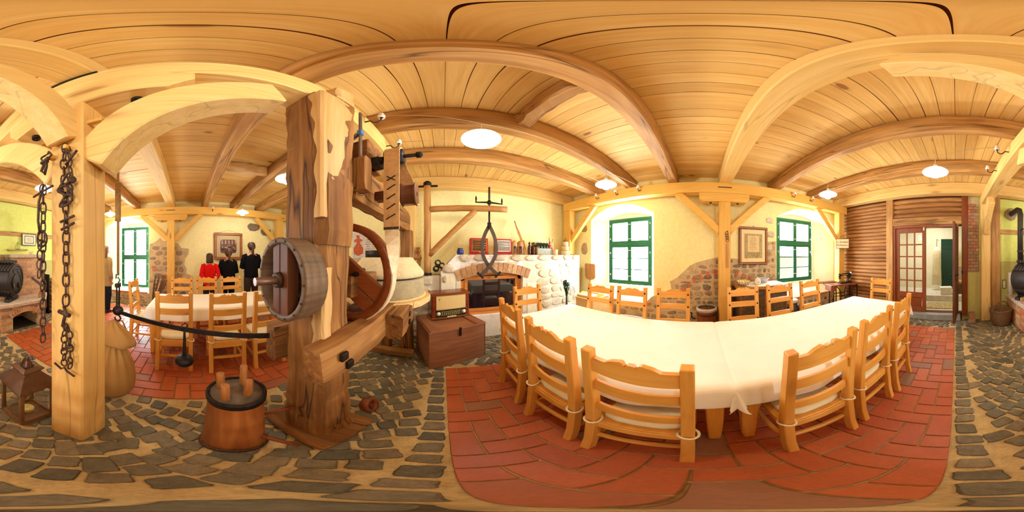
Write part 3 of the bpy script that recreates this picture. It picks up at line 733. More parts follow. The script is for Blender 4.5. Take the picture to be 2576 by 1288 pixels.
MB().bx(-1.97,-1.4,-3.2,-2.62,0,.01).build('soot_floor', plain('soot', S(40,30,26), .9), t)  # thin dark brown sheet on the floor of the arched hole
pr = thing('brick_pier', 'brick pier with stone cap behind the round black stove', 'pier', (-2.0,-3.25,.575))
MB().bx(-2.42,-1.6,-3.57,-2.97,.575,1.41).build('core', MORTAR, pr)
for k in range(11):
    z = .58+k*.0755
    brick_row(pr, (-1.6,-2.97,0), (-2.42,-2.97,0), z, .0755, .235, .117*(k % 2), [bmB, bmB, bmB, bmO])
    brick_row(pr, (-1.6,-3.57,0), (-1.6,-2.97,0), z, .0755, .235, .117*(k % 2), [bmB, bmO])
MB().bx(-2.46,-1.57,-3.575,-2.92,1.41,1.485).build('cap_stone', stone('cap_stone_mat', [S(186,152,108)], 14, .85, .6, .3, .16), pr, .012)
st = thing('barrel_stove', 'black round wood stove with finned tube ends, disc door and tall flue pipe', 'stove', (-1.46,-2.93,.575))
ax = Vector((.32,-.5,0)).normalized(); Mx = axes((-1.53,-2.68,1.0), ax.cross(Vector((0,0,1))), (0,0,1), -ax)   # local z points out of the door
MB().lathe([(.001,-.5),(.27,-.5),(.28,-.48),(.28,-.02),(.27,0),(.001,0)], 32, Mx).build('barrel', STOVE, st)
MB().lathe([(.265,-.02),(.295,-.02),(.3,.0),(.295,.012),(.265,.012)], 32, Mx).build('front_ring', STOVE, st)
MB().lathe([(.001,.015),(.15,.015),(.16,.012),(.16,.0)], 28, Mx @ Matrix.Translation((.0,-.04,0))).build('door_disc', STOVE, st)
MB().lathe([(.15,.0),(.165,.0),(.165,.024),(.15,.024)], 28, Mx @ Matrix.Translation((.0,-.04,0))).build('door_rim', STOVE, st)
MB().lathe([(.03,.0),(.05,.0),(.05,.05),(.034,.05),(.03,.01)], 16, Mx @ Matrix.Translation((.07,-.11,.012))).build('air_damper', STOVE, st)
MB().bx(-.2,-.15,-.06,-.03,.0,.03).xf(Mx).build('door_latch', IRON, st); MB().tube([(-.16,-.05,.03),(-.165,-.12,.045),(-.16,-.18,.045)], .006, 6).xf(Mx).build('latch_handle', STEEL, st)
MB().bx(.14,.19,.03,.05,.0,.02).xf(Mx).build('hinge', IRON, st); MB().bx(.14,.19,-.06,-.04,.0,.02).xf(Mx).build('hinge', IRON, st)
for i in range(7):
    zz = -.06-i*.066
    for s_ in (-1, 1):
        pts = [(.045*s_,.305,zz),(-.04*s_,.33,zz),(-.12*s_,.335,zz)]
        m = MB(); pp = [(.28*s_*math.cos(a), .28*math.sin(a)*1.0, zz) for a in (R(35), R(60), R(80))]+[(-.02*s_,.315,zz),(-.1*s_,.345,zz)]
        m.tube(pp, .03, 10).xf(Mx).build('air_tube', STOVE, st)
        pp = [(.28*s_*math.cos(a), -.28*math.sin(a), zz) for a in (R(45), R(65))]+[(.06*s_,-.32,zz),(-.0*s_,-.34,zz),(-.06*s_,-.375,zz)]
        MB().tube(pp, .03, 10).xf(Mx).build('air_tube', STOVE, st)
MB().bx(-.2,.2,-.425,-.36,-.45,-.35).bx(-.2,.2,-.425,-.36,-.15,-.05).xf(Mx).build('foot', STOVE, st, .004)
m = MB(); arc = [(math.cos(a), math.sin(a)) for a in [R(52+76*i/10) for i in range(11)]]
m.loft([[(.25*c,.25*s_,.0),(.16*c*.95,-.04+.2*s_,.0),(.16*c*.95,-.04+.2*s_,.012),(.25*c,.25*s_,.012)] for c, s_ in arc]).xf(Mx).build('name_plate', STOVE, st, .002)
text_mb('Bullerjan', .052, .003, Mx @ Matrix.Translation((0,.195,.014)) @ Matrix.Rotation(R(6),4,'Z')).build('raised_lettering', plain('raised_iron', S(92,74,58), .5, .4), st)
MB().tube([(-1.27,-3.03,1.24),(-1.27,-3.03,2.3),(-1.265,-3.07,2.4),(-1.26,-3.17,2.44),(-1.25,-3.56,2.44)], .06, 18).build('flue_pipe', STOVE, st)
MB().lathe([(.068,-.02),(.068,.02),(.058,.02)], 18, Matrix.Translation((-1.27,-3.03,1.55))).build('pipe_collar', STOVE, st); MB().cyl((-1.27,-2.96,1.98),(-1.27,-2.9,1.98),.014,.02,8).build('damper_knob', IRON, st)
m = MB(); rr = random.Random(2)
m.loft([[(-1.25+math.cos(2*PI*k/14)*q*(1+.1*math.sin(3*k)), y, 2.44+math.sin(2*PI*k/14)*q*(1+.08*math.cos(5*k))) for k in range(14)] for q, y in ((.15,YD),(.15,YD+.03),(.12,YD+.05),(.075,YD+.05))])
tag(m.build('stone_rosette', RUBBLE), 'rough stone ring on the wall around the flue pipe', 'ring')
t = thing('paper_roll', 'tall white roll standing on the back left end of the hearth', 'roll', (-1.2,-3.42,.575))
MB().lathe([(.001,0),(.055,0),(.057,.5),(.04,.51),(.001,.5)], 18).build('roll_body', plain('white_paper', S(238,232,220), .8), t, world=False)
tag(MB().bx(-1.42,-1.2,-2.93+.0,-2.83,.577,.635).build('loose_brick', BRICK, None, .008), 'single loose brick lying on the hearth edge by the stove', 'brick')
t = thing('small_picture', 'tiny dark-framed card leaning on the wall at the left end of the hearth', 'picture', (-1.09,YD+.02,.7))
MB().bx(-.04,.04,-.01,.006,0,.2).build('frame', IRON, t, world=False); MB().bx(-.03,.03,.006,.009,.012,.188).build('card', CREAM, t, world=False)
for (x, h_, cc, lab) in ((-2.07,.085,S(150,120,60),'squat glass jar with a red lid on the hearth edge'),(-2.2,.1,S(206,150,60),'tall honey-coloured jar at the right end of the hearth edge'),(-2.14,.12,S(170,130,80),'slim jar with red lid between the other two jars on the hearth')):
    t = thing('spice_jar', lab, 'jar', (x,-2.66-.05*(h_ > .11),.575), 0, 'small jars on the hearth')
    MB().lathe([(.001,0),(.03,0),(.032,.01),(.032,h_*.75),(.02,h_*.85)], 14).build('jar_body', plain('jar_'+str(x), cc, .2), t, world=False)
    MB().lathe([(.024,h_*.82),(.024,h_),(.001,h_)], 14).build('lid', plain('red_lid'+str(x), S(190,50,40), .4), t, world=False)
# wall items over the pier
t = thing('framed_certificate', 'small black framed certificate on the lime green wall above the brick pier', 'picture', (-2.4,YD+.035,1.72))
MB().bx(-.22,.22,0,.02,0,.31).build('frame', BLACK, t, .003, world=False); MB().bx(-.2,.2,.02,.023,.018,.292).build('sheet', CREAM, t, world=False)
m = MB()
for a, b, c, d in ((-.15,.15,.05,.075),(-.15,.15,.235,.26),(-.15,-.125,.075,.235),(.125,.15,.075,.235)): m.bx(a,b,.023,.0245,c,d)
for i in range(6): m.bx(-.08,.08,.023,.0245,.1+i*.02,.105+i*.02)
m.build('printed_border', plain('grey_print', S(130,124,112), .8), t, world=False)
t = thing('wall_shelf', 'narrow wooden ledge on the lime green wall left of the certificate', 'shelf', (-2.06,YD+.05,1.59))
MB().bx(-.28,.28,-.05,.04,0,.025).build('board', OLDB['x'], t, .003, world=False)
t = thing('wire_lantern', 'little black wire lantern on the narrow ledge above the stove', 'lantern', (-2.05,YD+.06,1.615))
for i in range(6): MB().tube([(.05*math.cos(i*PI/3),.04*math.sin(i*PI/3),0),(.06*math.cos(i*PI/3),.045*math.sin(i*PI/3),.05),(.05*math.cos(i*PI/3),.04*math.sin(i*PI/3),.1),(0,0,.19)], .003, 4).build('wire', IRON, t, world=False)
MB().lathe([(.001,0),(.055,0),(.055,.008)], 12, None).build('base', IRON, t, world=False)
t = thing('piggy_bank', 'small cream round pot with dark dots on top of the brick pier', 'pot', (-2.2,-3.15,1.485))
MB().ball((0,0,.045), .055, 14, 8, (1.1,.8,.82)).build('pot_body', CREAM, t, world=False); MB().ball((.03,.045,.05), .008, 8, 5).build('painted_dot', IRON, t, world=False); MB().ball((-.02,.045,.06), .008, 8, 5).build('painted_dot', IRON, t, world=False)
# firewood rack
t = thing('firewood_rack', 'dark iron rack of split firewood behind the chains, right of the brick pier', 'rack', (-2.78,-3.1,0))
MB().bx(-.2,-.17,-.15,.15,0,1.0).bx(.17,.2,-.15,.15,0,1.0).bx(-.2,.2,-.15,.15,.02,.05).build('rack_frame', IRON, t, .004, world=False)
for k in range(24):
    q = rg.uniform(.03,.042)
    MB().cyl((-.11+.105*(k % 3)+.0, -.16, .09+.105*(k//3)), (-.11+.105*(k % 3), .17, .09+.105*(k//3)), q, q*.95, 7, False).build('log', LOGM, t, .004, world=False)
# ================================================================ fireplace
FY = 2.6
fp = thing('stone_fireplace', 'wide whitish stone chimney breast with a brick arch and long mantel shelf', 'fireplace', (1.2,2.9,0))
m = MB(); N = 14; ox0, ox1, oz0, ozs, orr = .27, 1.36, .43, 1.12, .1
arc = [(ox0+(ox1-ox0)*i/N, ozs+orr*(1-(2*i/N-1)**2)) for i in range(N+1)]
ST = 1.47
def q4(a, b, c, d): m.add([a, b, c, d], [(0,1,2,3)])
m.add([(-.05,FY,0),(ox0,FY,0),(ox0,FY,ST),(.2,FY,ST),(-.05,FY,1.2)], [(0,1,2,3,4)]); q4((ox1,FY,0),(2.86,FY,0),(2.86,FY,ST),(ox1,FY,ST)); q4((ox0,FY,0),(ox1,FY,0),(ox1,FY,oz0),(ox0,FY,oz0))
for i in range(N): a, b = arc[i], arc[i+1]; q4((a[0],FY,a[1]),(b[0],FY,b[1]),(b[0],FY,ST),(a[0],FY,ST)); q4((a[0],FY,a[1]),(b[0],FY,b[1]),(b[0],FY+.3,b[1]),(a[0],FY+.3,a[1]))
q4((ox0,FY,oz0),(ox0,FY,ozs),(ox0,FY+.3,ozs),(ox0,FY+.3,oz0)); q4((ox1,FY,oz0),(ox1,FY,ozs),(ox1,FY+.3,ozs),(ox1,FY+.3,oz0)); q4((ox0,FY,oz0),(ox1,FY,oz0),(ox1,FY+.3,oz0),(ox0,FY+.3,oz0))
q4((ox0,FY+.3,oz0),(ox1,FY+.3,oz0),(ox1,FY+.3,1.3),(ox0,FY+.3,1.3))
q4((.2,FY,ST),(2.86,FY,ST),(2.86,YF,ST),(.2,YF,ST)); q4((2.86,FY,0),(2.86,YF,0),(2.86,YF,ST),(2.86,FY,ST)); q4((-.05,FY,1.2),(.2,FY,ST),(.2,YF,ST),(-.05,YF,1.2)); q4((-.05,FY,0),(-.05,YF,0),(-.05,YF,1.2),(-.05,FY,1.2))
WHT = stone('whitish_render', [S(224,212,186)], 8, .9, .5, .25, .08)
m.build('breast', WHT, fp)
MB().bx(-.62,-.05,FY+.04,YF,0,1.13).build('side_block', WHT, fp, .02)
rf = random.Random(8)
def fstone(x, z, w, h, t=.03, y=FY, ms=sm_pale, nm='stone'):
    inst(nm, rf.choice(ms), fp, Matrix.Translation(-Vector(fp.location)) @ axes((x, y, z), (1,0,0), (0,0,1), (0,-1,0)) @ Matrix.Rotation(rf.uniform(-.05,.05),4,'Z') @ Matrix.Diagonal((w, h, t, 1)))
x = .22
while x < 2.8: w = rf.uniform(.2,.36); w = min(w, 2.86-x); fstone(x+w/2, ST-.055, w-.01, .125, .035); x += w
for k in range(15):
    u = k/14; a = R(112-44*u); Rr = 1.63; cx, cz = .845, -.37
    c = (cx+Rr*math.cos(a), FY-.004, cz+Rr*math.sin(a)); 
    inst('brick', rf.choice([bmB, bmB, bmO, bmR]) if 0 else bmB, fp, Matrix.Translation(-Vector(fp.location)) @ axes(c, (math.sin(a),0,-math.cos(a)), (math.cos(a),0,math.sin(a)), (0,-1,0)) @ Matrix.Diagonal((.082, .17, .04, 1)))
for (x, z, w, h) in ((.08,1.24,.24,.16),(.02,1.08,.1,.12)): fstone(x, z, w, h, .04)
rubble(fp, (0,FY,0), (1,0,0), (0,-1,0), [(1.5,0),(1.5,1.0),(1.58,1.36),(2.86,1.36),(2.86,0)], sm_pale, hmin=.1, hmax=.19, wmin=.13, wmax=.32, gap=.006, seed=12, t=.02, tilt=.08)
rubble(fp, (0,FY,0), (1,0,0), (0,-1,0), [(.25,1.28),(.25,1.36),(1.5,1.36),(1.5,1.28)], sm_pale, hmin=.07, hmax=.09, wmin=.13, wmax=.3, gap=.012, seed=13, t=.02, tilt=.05)
for z in (.2,.42,.62,.84,1.04): 
    for x in (-.5,-.28): fstone(x+rf.uniform(-.02,.02), z, .22, .19, .04, FY+.04)
JAMB = plain('white_jamb', S(236,222,196), .8, nz=.04)
MB().bx(.2,.269,FY-.012,FY+.05,.4,1.1).build('jamb', JAMB, fp, .004); MB().bx(1.361,1.43,FY-.012,FY+.05,.4,1.1).build('jamb', JAMB, fp, .004)
MB().bx(-.04,.17,FY-.01,FY+.01,.55,1.16).build('plaster_panel', PLASTW, fp, .004)
MB().bx(1.46,1.75,FY-.008,FY+.01,.2,.95).build('plaster_panel', PLASTW, fp, .004)
# glazed wooden fire-opening door
ORW = woods('orange_frame', S(176,96,36), S(206,128,56), S(222,148,76), knots=.2, var=.04, rough=.4)
gd = MB(); y0, y1 = FY+.06, FY+.11
gd.bx(.272,.34,y0,y1,.5,1.14).bx(1.29,1.358,y0,y1,.5,1.14).bx(.272,1.358,y0,y1,.432,.5)
for i in range(N):
    a, b = arc[i], arc[i+1]; gd.add([(a[0],y0,a[1]-.09),(b[0],y0,b[1]-.09),(b[0],y0,b[1]),(a[0],y0,a[1]),(a[0],y1,a[1]-.09),(b[0],y1,b[1]-.09),(b[0],y1,b[1]),(a[0],y1,a[1])], [(0,1,2,3),(7,6,5,4),(0,4,5,1),(3,2,6,7)])
gf = gd.build('glazed_frame', ORW['x'], fp)
ig = MB().bx(.34,.39,y0-.015,y1-.015,.5,1.11).bx(1.24,1.29,y0-.015,y1-.015,.5,1.11).bx(.39,1.24,y0-.015,y1-.015,.5,.55).bx(.39,1.24,y0-.015,y1-.015,1.05,1.11).build('casement', ORW['x'], fp, .003)
m_, nt_, N_, L_, b_ = newmat('smoked_glass'); b_.inputs['Base Color'].default_value = (.006,.006,.012,1); b_.inputs['Roughness'].default_value = .03; b_.inputs['Specular IOR Level'].default_value = 1.0
MB().bx(.39,1.24,FY+.065,FY+.072,.55,1.05).build('dark_pane', m_, fp)
MB().bx(.77,.86,FY+.03,FY+.045,1.075,1.1).build('lock_plate', BRASS, fp, .002)
# ================================================================ chairs
def make_chair():
    t = thing('dining_chair', 'x', 'chair')
    b = lambda m, n, ax='z', mat=None, bev=.004, par=t: m.build(n, mat or CHAIRW[ax], par, bev, world=False)
    for s in (-1, 1):
        x = s*.178
        b(MB().bar([(x,-.035,0),(x,-.012,.16),(x,.004,.42),(x,-.004,.7),(x,-.034,1.06)], .044, [.05,.052,.058,.05,.042], up=(0,1,0)), 'back_post')
        b(MB().bar([(x,.375,0),(x,.37,.2),(x,.37,.425)], .042, .042, up=(0,1,0)), 'front_leg')
        b(MB().bx(x-.012,x+.012,.02,.35,.17,.205), 'stretcher', 'y')
        b(MB().bx(x-.013,x+.013,.02,.36,.375,.43), 'seat_rail', 'y')
    def arcslat(z0, z1, yb, bow=.0):
        m = MB(); rings = []
        for i in range(9):
            u = -1+2*i/8; x = u*.158; y = yb-.012*(1-u*u)
            rings.append([(x,y-.009,z0(u)),(x,y+.009,z0(u)),(x,y+.009,z1(u)),(x,y-.009,z1(u))])
        return m.loft(rings)
    def crest(u):
        a = abs(u)
        if a > .62: return 1.018-.004*(a-.62)
        if a > .34: return 1.018+.022*math.sin((.62-a)/.28*PI/2)
        if a > .13: return 1.04+.006*math.sin((.34-a)/.21*PI)
        if a > .09: return 1.024
        return 1.038
    m = MB(); rings = []
    for i in range(33):
        u = -1+2*i/32; x = u*.158; y = -.024-.012*(1-u*u); rings.append([(x,y-.01,.938),(x,y+.01,.938),(x,y+.01,crest(u)),(x,y-.01,crest(u))])
    m.loft(rings); b(m, 'crest_rail', 'x', None, 0)
    b(arcslat(lambda u: .795, lambda u: .868, -.012), 'slat', 'x', None, .003)
    b(arcslat(lambda u: .598, lambda u: .668, .002), 'slat', 'x', None, .003)
    b(MB().bx(-.158,.158,-.005,.02,.365,.43), 'seat_rail', 'x'); b(MB().bx(-.158,.158,.36,.382,.365,.43), 'seat_rail', 'x')
    b(MB().bx(-.17,.17,-.002,.022,.2,.235), 'stretcher', 'x'); b(MB().bx(-.17,.17,.36,.38,.2,.235), 'stretcher', 'x')
    b(MB().bx(-.195,-.158,.035,.395,.43,.45).bx(.158,.195,.035,.395,.43,.45).bx(-.157,.157,.0,.395,.43,.449), 'seat', 'y')
    cu = []
    for z, f in ((.451,.95),(.462,1.0),(.482,1.0),(.494,.94),(.497,.6)):
        ring = []
        for i in range(20):
            a = 2*PI*(i+.5)/20; c, s = math.cos(a), math.sin(a); e = 7; r = (abs(c)**e+abs(s)**e)**(-1/e); ring.append((c*r*.165*f, .205+s*r*.18*f, z))
        cu.append(ring)
    cuo = MB().loft(cu, smooth=True).build('seat_cushion', CUSH, t, world=False)
    for s in (-1, 1):
        x = s*.178; pts = [(x+.034*math.cos(2*PI*i/14)*1.0, -.0+.04*math.sin(2*PI*i/14), .462+.006*math.sin(2*PI*i/7)) for i in range(14)]
        b(MB().tube(pts, .006, 6, True), 'cushion_tie', mat=CUSH, bev=0, par=cuo)
        for z, y in ((.985,.001),(.835,.015),(.635,.026)): b(MB().ball((s*.178, y, z), .011, 8, 5, (1,.7,1)), 'bolt_head', mat=IRON, bev=0)
    return t
ch0 = make_chair(); used = [False]
GN, GF = 'chairs around the long white table', 'chairs around the second table'
def chair(x, y, rz, lab, grp):
    o = copy_tree(ch0) if used[0] else ch0; used[0] = True
    o.location = (x, y, 0); o.rotation_euler = (0, 0, R(rz)); o['label'] = lab; o['group'] = grp
for (x, y, rz, lab) in (
    (.545, 1.215, -91, 'pine chair seen from behind, near side of the long table, leftmost by the chest'),
    (.527, .685, -90, 'pine chair seen from behind, near side of long table, second from fireplace end'),
    (.512, .214, -90, 'nearest pine chair seen squarely from behind, left of the gap between the tablecloths'),
    (.525, -.49, -91, 'pine chair seen from behind, right of the gap between the tablecloths'),
    (.525, -.968, -91, 'pine chair seen from behind, near side of long table, second from door end'),
    (.505, -1.435, -89, 'pine chair seen from behind at the door end of the near side, farthest right')):
    chair(x, y, rz, lab, GN)
for (x, y, rz, lab) in (
    (1.80, 1.275, 93, 'pine chair facing us across the long table, in front of the baker\'s peel'),
    (1.85, .83, 92, 'pine chair facing us across the table, under the left green window'),
    (1.90, .315, 91, 'pine chair facing us across the table, before the climbing stone patch'),
    (1.955, -.54, 90, 'pine chair facing us across the table, just right of the middle wall post'),
    (1.975, -1.07, 91, 'pine chair facing us across the table, in front of the old painted cabinet'),
    (2.045, -1.66, 92, 'pine chair facing us across the table, under the right window by the churn')):
    chair(x, y, rz, lab, GN)
chair(1.05, 1.835, 180, 'pine chair at the fireplace end of the long table before the glazed opening', GN)
chair(1.275, -2.56, 0, 'pine chair at the door end head of the long table before the log wall', GN)
for (x, y, rz, lab) in (
    (-1.745, -.145, 90, 'pine chair seen from behind at the second table, left of the iron ball'),
    (-1.68, .42, 88, 'pine chair seen from behind at the second table, right of the iron ball'),
    (-1.655, .9, 90, 'pine chair seen from behind at the second table, half hidden by the wooden pulley')):
    chair(x, y, rz, lab, GF)
for (x, y, rz, lab) in (
    (-3.02, -.11, -90, 'pine chair facing us behind the second table, beside the left wall post'),
    (-3.05, .355, -90, 'pine chair facing us behind the second table, in front of the person in red'),
    (-3.05, .83, -90, 'pine chair facing us behind the second table, in front of the woman in black')):
    chair(x, y, rz, lab, GF)
chair(-2.52, -.84, 0, 'pine chair at the left head of the second table, near the tall green window', GF)
# ================================================================ tables and cloths
def table(x0, x1, y0, y1, lab, legs_in=.06):
    t = thing('dining_table', lab, 'table', ((x0+x1)/2, (y0+y1)/2, 0), 0, 'wooden tables under the cloths')
    MB().bx(x0,x1,y0,y1,.725,.762).build('tabletop', CHAIRW['y'], t, .004)
    MB().bx(x0+.08,x1-.08,y0+.08,y0+.11,.63,.725).bx(x0+.08,x1-.08,y1-.11,y1-.08,.63,.725).bx(x0+.08,x0+.11,y0+.08,y1-.08,.63,.725).bx(x1-.11,x1-.08,y0+.08,y1-.08,.63,.725).build('apron', CHAIRW['y'], t)
    for a in (x0+legs_in, x1-legs_in):
        for b in (y0+legs_in, y1-legs_in):
            MB().bar([(a,b,.0),(a,b,.35),(a,b,.725)], [.055,.075,.09], [.055,.075,.09], up=(0,1,0)).build('leg', CHAIRW['z'], t, .006)
    return t
def cloth(x0, x1, y0, y1, z, drop, lab, seed):
    r = random.Random(seed); n, k = 26, 7; ph = [r.uniform(0, 6) for _ in range(8)]
    def ax_(a, b, cells): return [a-drop+drop*i/k for i in range(k)]+[a+(b-a)*i/cells for i in range(cells+1)]+[b+drop*(i+1)/k for i in range(k)]
    xs, ys = ax_(x0, x1, 14), ax_(y0, y1, 26); m = MB(); v = []
    for x in xs:
        for y in ys:
            cx, cy = min(max(x, x0), x1), min(max(y, y0), y1); dx, dy = x-cx, y-cy; rr = math.hypot(dx, dy)
            if rr < 1e-6: v.append((x, y, z+.0012*math.sin(x*7+ph[0])*math.sin(y*5+ph[1]))); continue
            ux, uy = dx/rr, dy/rr; corner = abs(dx) > 1e-6 and abs(dy) > 1e-6
            s = (y if abs(dx) > abs(dy) else x); q = rr/drop
            w = .006+.010*q+q*q*(.014*math.sin(s*9+ph[2])+.008*math.sin(s*21+ph[3]))+(.028*min(q,1)*abs(math.sin(2*math.atan2(dy, dx)))+.012*math.sin(9*math.atan2(dy, dx))*min(q,1) if corner else 0)
            rd = .012; hh = max(0, min(rr, drop*1.12)-rd*.57); w2 = min(rr, rd)*.6+w
            v.append((cx+ux*w2, cy+uy*w2, z-hh*.97-(.002 if rr < rd else 0)))
    ny = len(ys); f = [(i*ny+j, (i+1)*ny+j, (i+1)*ny+j+1, i*ny+j+1) for i in range(len(xs)-1) for j in range(ny-1)]
    m.add(v, f, True); o = m.build('tablecloth', LINEN); o.modifiers.new('s', 'SOLIDIFY').thickness = .0025
    sb = o.modifiers.new('sub', 'SUBSURF'); sb.levels = 1; sb.render_levels = 1
    tag(o, lab, 'tablecloth', 'white tablecloths'); return o
table(.665, 1.6, -.125, 1.63, 'left half of the long table, pale wooden legs under white cloth')
table(.665, 1.6, -2.23, -.165, 'right half of the long table, pale wooden legs below the cloth seam', .055)
cloth(.65, 1.615, -.14, 1.64, .766, .2, 'white cloth on the left half of the long table, towards the fireplace', 1)
cloth(.65, 1.615, -2.24, -.152, .766, .2, 'white cloth on the right half of the long table, towards the door', 2)
table(-2.86, -2.07, -.52, 1.6, 'second dining table under a cloth, before the framed group photograph')
cloth(-2.875, -2.05, -.53, 1.62, .766, .19, 'white cloth on the second table behind the iron weighing beam', 3)
# ================================================================ lamps on wires
def opal(name, s):
    m, nt, N, L, b = newmat(name); b.inputs['Base Color'].default_value = (.9,.86,.78,1); b.inputs['Roughness'].default_value = .35
    b.inputs['Emission Color'].default_value = (1,.93,.8,1); b.inputs['Emission Strength'].default_value = s; return m
SHADE = opal('opal_glass_shade', 1.6); BULB = opal('lit_bulb_glass', 9)
lamps = [(.27,1.156,'glowing glass-shade lamp nearest above the iron tongs'), (1.85,1.2,'glowing lamp hanging by the window wall near the left window'), (1.84,-1.846,'glowing lamp hanging near the sign and the right window'),
         (.228,-1.811,'glowing lamp hanging in front of the glazed double door'), (-3.572,1.247,'glowing lamp near the wall with the people, above the man'), (-1.652,1.153,'glowing lamp half hidden behind the top of the mill post'),
         (-1.5,-1.796,'glowing lamp behind the chains, towards the stove'), (-3.5,-1.8,'glowing lamp hidden behind the chain post near the coat-wearing visitor')]
for i, (x, y, lab) in enumerate(lamps):
    t = thing('pendant_lamp', lab, 'lamp', (x, y, 2.44), 0, 'glass lamps on wires')
    MB().lathe([(.022,.105),(.04,.1),(.1,.075),(.142,.045),(.148,.038),(.14,.038),(.095,.066),(.04,.09)], 28).build('lamp_shade', SHADE, t, world=False)
    MB().lathe([(.03,.09),(.04,.06),(.055,.03),(.055,0),(.04,-.025),(.001,-.035)], 20).build('bulb_globe', BULB, t, world=False)
    MB().lathe([(.001,.16),(.022,.155),(.026,.11),(.022,.1)], 14).build('socket', PORC, t, world=False)
    MB().cyl((0,0,.155), (0,0,.265), .004, .004, 6).build('cord', WIRE, t, world=False)
    l = bpy.data.lights.new('lamp_light', 'POINT'); l.energy = LAMP_W; l.color = LAMP_C; l.shadow_soft_size = .06
    lo_ = bpy.data.objects.new('lamp_light', l); col.objects.link(lo_); lo_.parent = t; lo_.location = (0,0,-.1)
ins = [(-.5,1.03,1,'porcelain insulator on the girder nearest the clamp'),(-.5,1.47,1,'porcelain insulator above the leather belt'),(2.72,1.95,-1,'leftmost insulator on the plate over the left window'),(2.72,1.5,-1,'middle insulator on the plate over the left window'),
       (2.72,1.05,-1,'right insulator on the plate over the left window'),(2.72,-1.75,-1,'insulator over the right window, left one'),(2.72,-2.2,-1,'insulator over the right window, right one'),
       (-.5,-1.6,1,'insulator on the girder towards the door, nearer the post'),(-.5,-2.1,1,'insulator on the girder towards the door, farther one'),(-.78,-1.7,-1,'insulator on the stove side of the girder'),(-4.26,.35+.3,1,'left insulator on the plate above the people'),(-4.26,-1.9,1,'insulator on the plate above the tall window')]
for (x, y, s, lab) in ins:
    t = thing('insulator', lab, 'insulator', (x, y, 2.62), 0, 'porcelain insulators on hooks')
    MB().tube([(-.04*s,0,.08),(0,0,.08),(.02*s,0,.05),(.05*s,0,.03),(.08*s,0,.05),(.085*s,0,.09)], .007, 8).build('hook', RUST, t, world=False)
    MB().lathe([(.012,.09),(.026,.085),(.028,.1),(.028,.12),(.02,.128),(.022,.14),(.018,.15),(.001,.152)], 16, Matrix.Translation((.085*s,0,0))).build('cap', PORC, t, world=False)
def wire(pts, lab, r=.003):
    tag(MB().tube(pts, r, 5).build('lamp_wire', WIRE), lab, 'wire', 'pale lamp wires')
for y, a in ((1.05,0),(1.5,0)):
    wire([(-.415,y,2.755),(.3,1.17 if y < 1.2 else y,2.71),(1.85,1.2 if y < 1.2 else y,2.71),(2.635,y,2.755)], 'pale wire from the girder to the window plate, '+('through the lamps' if y < 1.2 else 'nearer the fireplace'))
wire([(-.415,-1.6,2.755),(.23,-1.79,2.71),(1.84,-1.84,2.71),(2.635,-1.75,2.755)], 'pale wire carrying the two lamps on the door side')
wire([(-.415,-2.1,2.755),(1.2,-2.1,2.72),(2.635,-2.2,2.755)], 'pale unloaded wire on the door side, nearer the log wall')
wire([(-.78,1.1,2.74),(-1.65,1.153,2.705),(-3.57,1.247,2.705),(-4.2,.68,2.755)], 'pale wire carrying the two lamps beyond the mill post')
wire([(-.865,-1.7,2.755),(-1.5,-1.8,2.705),(-3.5,-1.8,2.705),(-4.2,-1.9,2.755)], 'pale wire carrying the lamps on the stove side')
# ================================================================ the grain mill
ml = thing('grain_mill', 'old oak grain mill with wooden pulley, belt wheel and round millstones', 'mill', (-.6,.9,0))
m = rough(MB(), (-.625,.645,.04), (-.625,.645,2.588), .29, .27, 12, .016, 26)
m.build('main_post', OAK['z'], ml)
rough(MB(), (-.52,.70,2.5), (-.52,.70,2.78), .1, .15, 5, .012, 6).build('post_tongue', woods('sapwood', S(150,100,50), S(204,160,98), S(226,190,134), knots=.4, bmp=.6, grain=.6)['z'], ml)
SAP = bpy.data.materials['sapwood_z']
m = MB(); r = random.Random(4); rings = []
for i in range(25):                                 # pale sapwood shell on the corner, widening upwards
    z = 1.62+i*(2.56-1.62)/24; f = i/24; w = .03+.22*f**.8+.012*math.sin(i*.8)+.008*r.uniform(-1,1); c = .02+.07*max(0, f-.45)+.01*math.sin(i*1.1+1)
    rings.append([(-.48-c,.497,z),(-.47,.496,z),(-.461,.51,z),(-.460,.515+w*.6,z),(-.464,.515+w,z),(-.50,.515+w,z),(-.50,.53,z)])
m.loft(rings).build('waney_edge', SAP, ml)
rough(MB(), (-.625,.645,1.50), (-.625,.645,2.588), .305, .285, 15, .014, 16).build('main_post_upper', OAK['z'], ml)
rough(MB(), (-.50,.535,.96), (-.50,.535,1.40), .07, .06, 6, .008, 8).build('fillet_strip', SAP, ml)
MB().prism([(-.87,.44),(-.385,.415),(-.375,.83),(-.85,.86)], .04, Matrix.Identity(4)).build('base_plate', OAK['x'], ml, .012)
rough(MB(), (-.425,.41,.965), (-.425,2.1,.965), .11, .19, 8, .01, 16).build('lower_beam', OAK['y'], ml)
rough(MB(), (-.825,.46,.89), (-.825,2.1,.89), .11, .26, 9, .01, 16).build('lower_beam', OAK['y'], ml)
rough(MB(), (-.315,1.0,.955), (-.315,1.36,.955), .11, .19, 10, .006, 4).build('side_block', OAK['y'], ml)
for (y, z) in ((.52,1.0),(.56,.93)): MB().bx(-.372,-.355,y-.022,y+.022,z-.022,z+.022).build('square_nut', IRON, ml, .003)
for z in (1.0,.93): MB().bx(-.262,-.248,1.18,1.215,z-.02,z+.02).build('square_nut', IRON, ml, .003)
rough(MB(), (-.53,.79,1.93), (-.53,2.32,1.93), .12,.27, 11, .012, 14).build('upper_beam', OAK['y'], ml)
rough(MB(), (-.51,2.2,0), (-.51,2.2,1.80), .17,.17, 13, .012, 14).build('rear_post', OAK['z'], ml)
